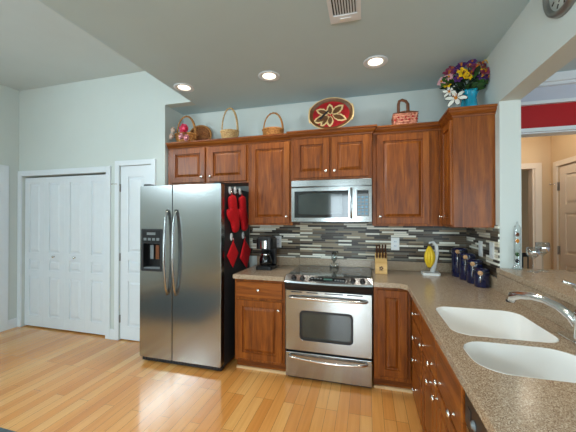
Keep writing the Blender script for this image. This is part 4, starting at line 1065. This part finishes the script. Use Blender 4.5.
# rectangular covered basket
x, y = 1.055, -.25
t = thing('picnic_basket', 'small rectangular copper-pink patterned basket with upright handle above the knife block cabinet', 'basket', (x, y, ZTOP))
b = MB(); ls = []
for s_, z in ((.88, 0), (.94, .03), (.99, .10), (1.0, .125)): ls.append([Vector((x + p[0] * s_, y + p[1] * s_, ZTOP + z)) for p in rrect(-.105, .105, -.085, .085, .015, 3)])
b.loops(ls); 
for z in (.022, .045, .068, .091, .114):
    s_ = .9 + .1 * z / .125; n_ = 52; pr = rrect(-.105, .105, -.085, .085, .015, 12)
    b.tube([(x + p[0] * s_ * 1.012 + .0015 * (-1) ** i, y + p[1] * s_ * 1.012 + .0015 * (-1) ** i, ZTOP + z) for i, p in enumerate(pr)], .006, 6, closed=True)
obj('body', b, 'pinkweave', t)
b = MB(); 
for sx in (-1, 1): b.add([(x + sx * .002, y - .09, ZTOP + .145), (x + sx * .108, y - .09, ZTOP + .128), (x + sx * .108, y + .09, ZTOP + .128), (x + sx * .002, y + .09, ZTOP + .145), (x + sx * .002, y - .09, ZTOP + .135), (x + sx * .108, y - .09, ZTOP + .1255), (x + sx * .108, y + .09, ZTOP + .1255), (x + sx * .002, y + .09, ZTOP + .135)], [(0, 1, 2, 3), (4, 5, 6, 7), (0, 1, 5, 4), (2, 3, 7, 6), (0, 3, 7, 4), (1, 2, 6, 5)], False)
obj('lid', b, 'brownband', t)
b = MB(); pts = [(x - .012 + p[0], y - .088 + p[1], ZTOP + .08 + p[2]) for p in [(0, 0, 0), (0, 0, .12), (0, .004, .165), (0, .03, .19), (0, .088, .196), (0, .146, .19), (0, .172, .165), (0, .176, .12), (0, .176, 0)]]
# handle runs across the basket
ph = [(x - .052 + .0, y, ZTOP + .10), (x - .052, y, ZTOP + .24), (x - .044, y, ZTOP + .268), (x - .02, y, ZTOP + .277), (x + .012, y, ZTOP + .262), (x + .03, y, ZTOP + .235), (x + .034, y, ZTOP + .10)]
b.tube(ph, .010, 8, flat=1.6); obj('handle', b, 'brownband', t)
b = MB()
for i in range(7):
    fx = front(x - .09 + i * .03, y - .0935, ZTOP + .06 + .025 * (i % 2)); b.prism(F(fx.o, fx.u, fx.v, fx.n), ell(0, 0, .009, .009, 8), (), 0, .003)
obj('printed_dots', b, 'platered', t)

# turquoise vase and artificial flowers above the right wall cabinet
VX, VY = 1.525, -.47
t = thing('vase', 'turquoise vase with wavy sides on the right wall cabinet', 'vase', (VX, VY, ZTOP))
b = MB(); ls = []; ins = []
PR = ((.045, 0), (.058, .012), (.062, .06), (.056, .11), (.050, .15), (.058, .19), (.068, .205))
for r_, z in PR: ls.append([Vector((VX + (r_ + .005 * math.cos(6 * 2 * PI * j / 36)) * math.cos(2 * PI * j / 36), VY + (r_ + .005 * math.cos(6 * 2 * PI * j / 36)) * math.sin(2 * PI * j / 36), ZTOP + z)) for j in range(36)])
for r_, z in reversed(PR): ins.append([Vector((VX + (r_ - .006) * math.cos(2 * PI * j / 36), VY + (r_ - .006) * math.sin(2 * PI * j / 36), ZTOP + z + (.006 if z < .01 else 0))) for j in range(36)])
b.loops(ls + ins, True, True, True, True); obj('body', b, 'teal', t)
MO = (VX, VY, ZTOP + .12)
G = 'artificial flowers in the turquoise vase'
def fl(dx, dz, dy, r, kind, col, label, ax=None):
    p = (VX + dx * 1.06, VY + dy, ZTOP + .02 + dz * 1.05); flower('artificial_flower', label, 'flower', p, ax or (dx * 2.2, -.9, .35 + dz * .5), kind, r, MO, G, col)
Y_ = 'yellow artificial flower in the turquoise vase'
P_ = 'purple artificial flower in the turquoise vase'
MA = 'mauve artificial flower in the turquoise vase'
PP = 'pale pink artificial flower in the turquoise vase'
fl(.125, .375, -.03, .045, 'lily', 'yellow', Y_); fl(-.065, .29, -.09, .05, 'lily', 'yellow', Y_); fl(.075, .325, -.06, .036, 'lily', 'yellow', Y_); fl(-.165, .225, -.05, .034, 'lily', 'yellow', Y_); fl(-.03, .255, -.10, .032, 'lily', 'yellow', Y_)
fl(-.055, .38, -.02, .05, 'lily', 'purple', P_); fl(.06, .245, -.09, .042, 'lily', 'purple', P_); fl(-.09, .335, -.04, .035, 'daisy', 'purple', P_)
fl(.035, .335, -.06, .06, 'lily', 'mauve', MA); fl(-.145, .325, -.03, .052, 'lily', 'mauve', MA); fl(.09, .29, -.07, .045, 'lily', 'mauve', MA); fl(.0, .30, -.05, .04, 'lily', 'mauve', MA); fl(-.12, .37, .0, .04, 'lily', 'mauve', MA)
fl(.015, .395, -.03, .035, 'lily', 'purple', P_); fl(-.02, .345, -.08, .034, 'lily', 'mauve', MA); fl(.11, .25, -.06, .036, 'lily', 'purple', P_); fl(-.10, .25, -.09, .036, 'lily', 'purple', P_); fl(.085, .375, -.02, .04, 'lily', 'mauve', MA)
fl(-.20, .265, -.04, .04, 'daisy', 'palepink', PP); fl(-.155, .285, -.06, .04, 'daisy', 'palepink', PP)
fl(-.115, .10, -.10, .085, 'lily', 'lily', 'white artificial lily with dark-edged petals drooping left of the turquoise vase', (-.25, -1, .12))
fl(-.15, .17, -.06, .055, 'lily', 'lily', 'smaller white artificial lily with dark-edged petals, above the drooping one', (-.5, -1, .3))
b = MB()
for i in range(75):
    a = random.uniform(0, 2 * PI); e = random.uniform(-.2, .9); s_ = random.uniform(.02, .12)
    o_ = (VX - .03 + s_ * math.cos(a), VY - .02 + s_ * .6 * math.sin(a), ZTOP + .22 + random.uniform(-.02, .10)); leaf(b, o_, (math.cos(a), math.sin(a) * .7 - .35, e), random.uniform(.05, .10), random.uniform(.010, .018), i % 2)
for i in range(10):
    a = random.uniform(-PI, PI); b.m(1).tube([(VX, VY, ZTOP + .15), (VX - .03 + .06 * math.cos(a), VY - .03, ZTOP + .22), (VX - .03 + .15 * math.cos(a), VY - .04, ZTOP + .30 + .08 * math.sin(a))], .003, 5)
tag(obj('bouquet_leaves', b, ['green', 'dgreen']), 'dark green leaves and stems among the flowers in the turquoise vase', 'leaves', kind='stuff')

# rug in the lower left corner
b = MB().box(-3.3, -1.45, -3.6, -1.738, .0005, .013); tag(obj('rug', b, 'rug', bevel=.004), 'slate grey rug whose corner shows at the bottom left of the floor', 'rug')
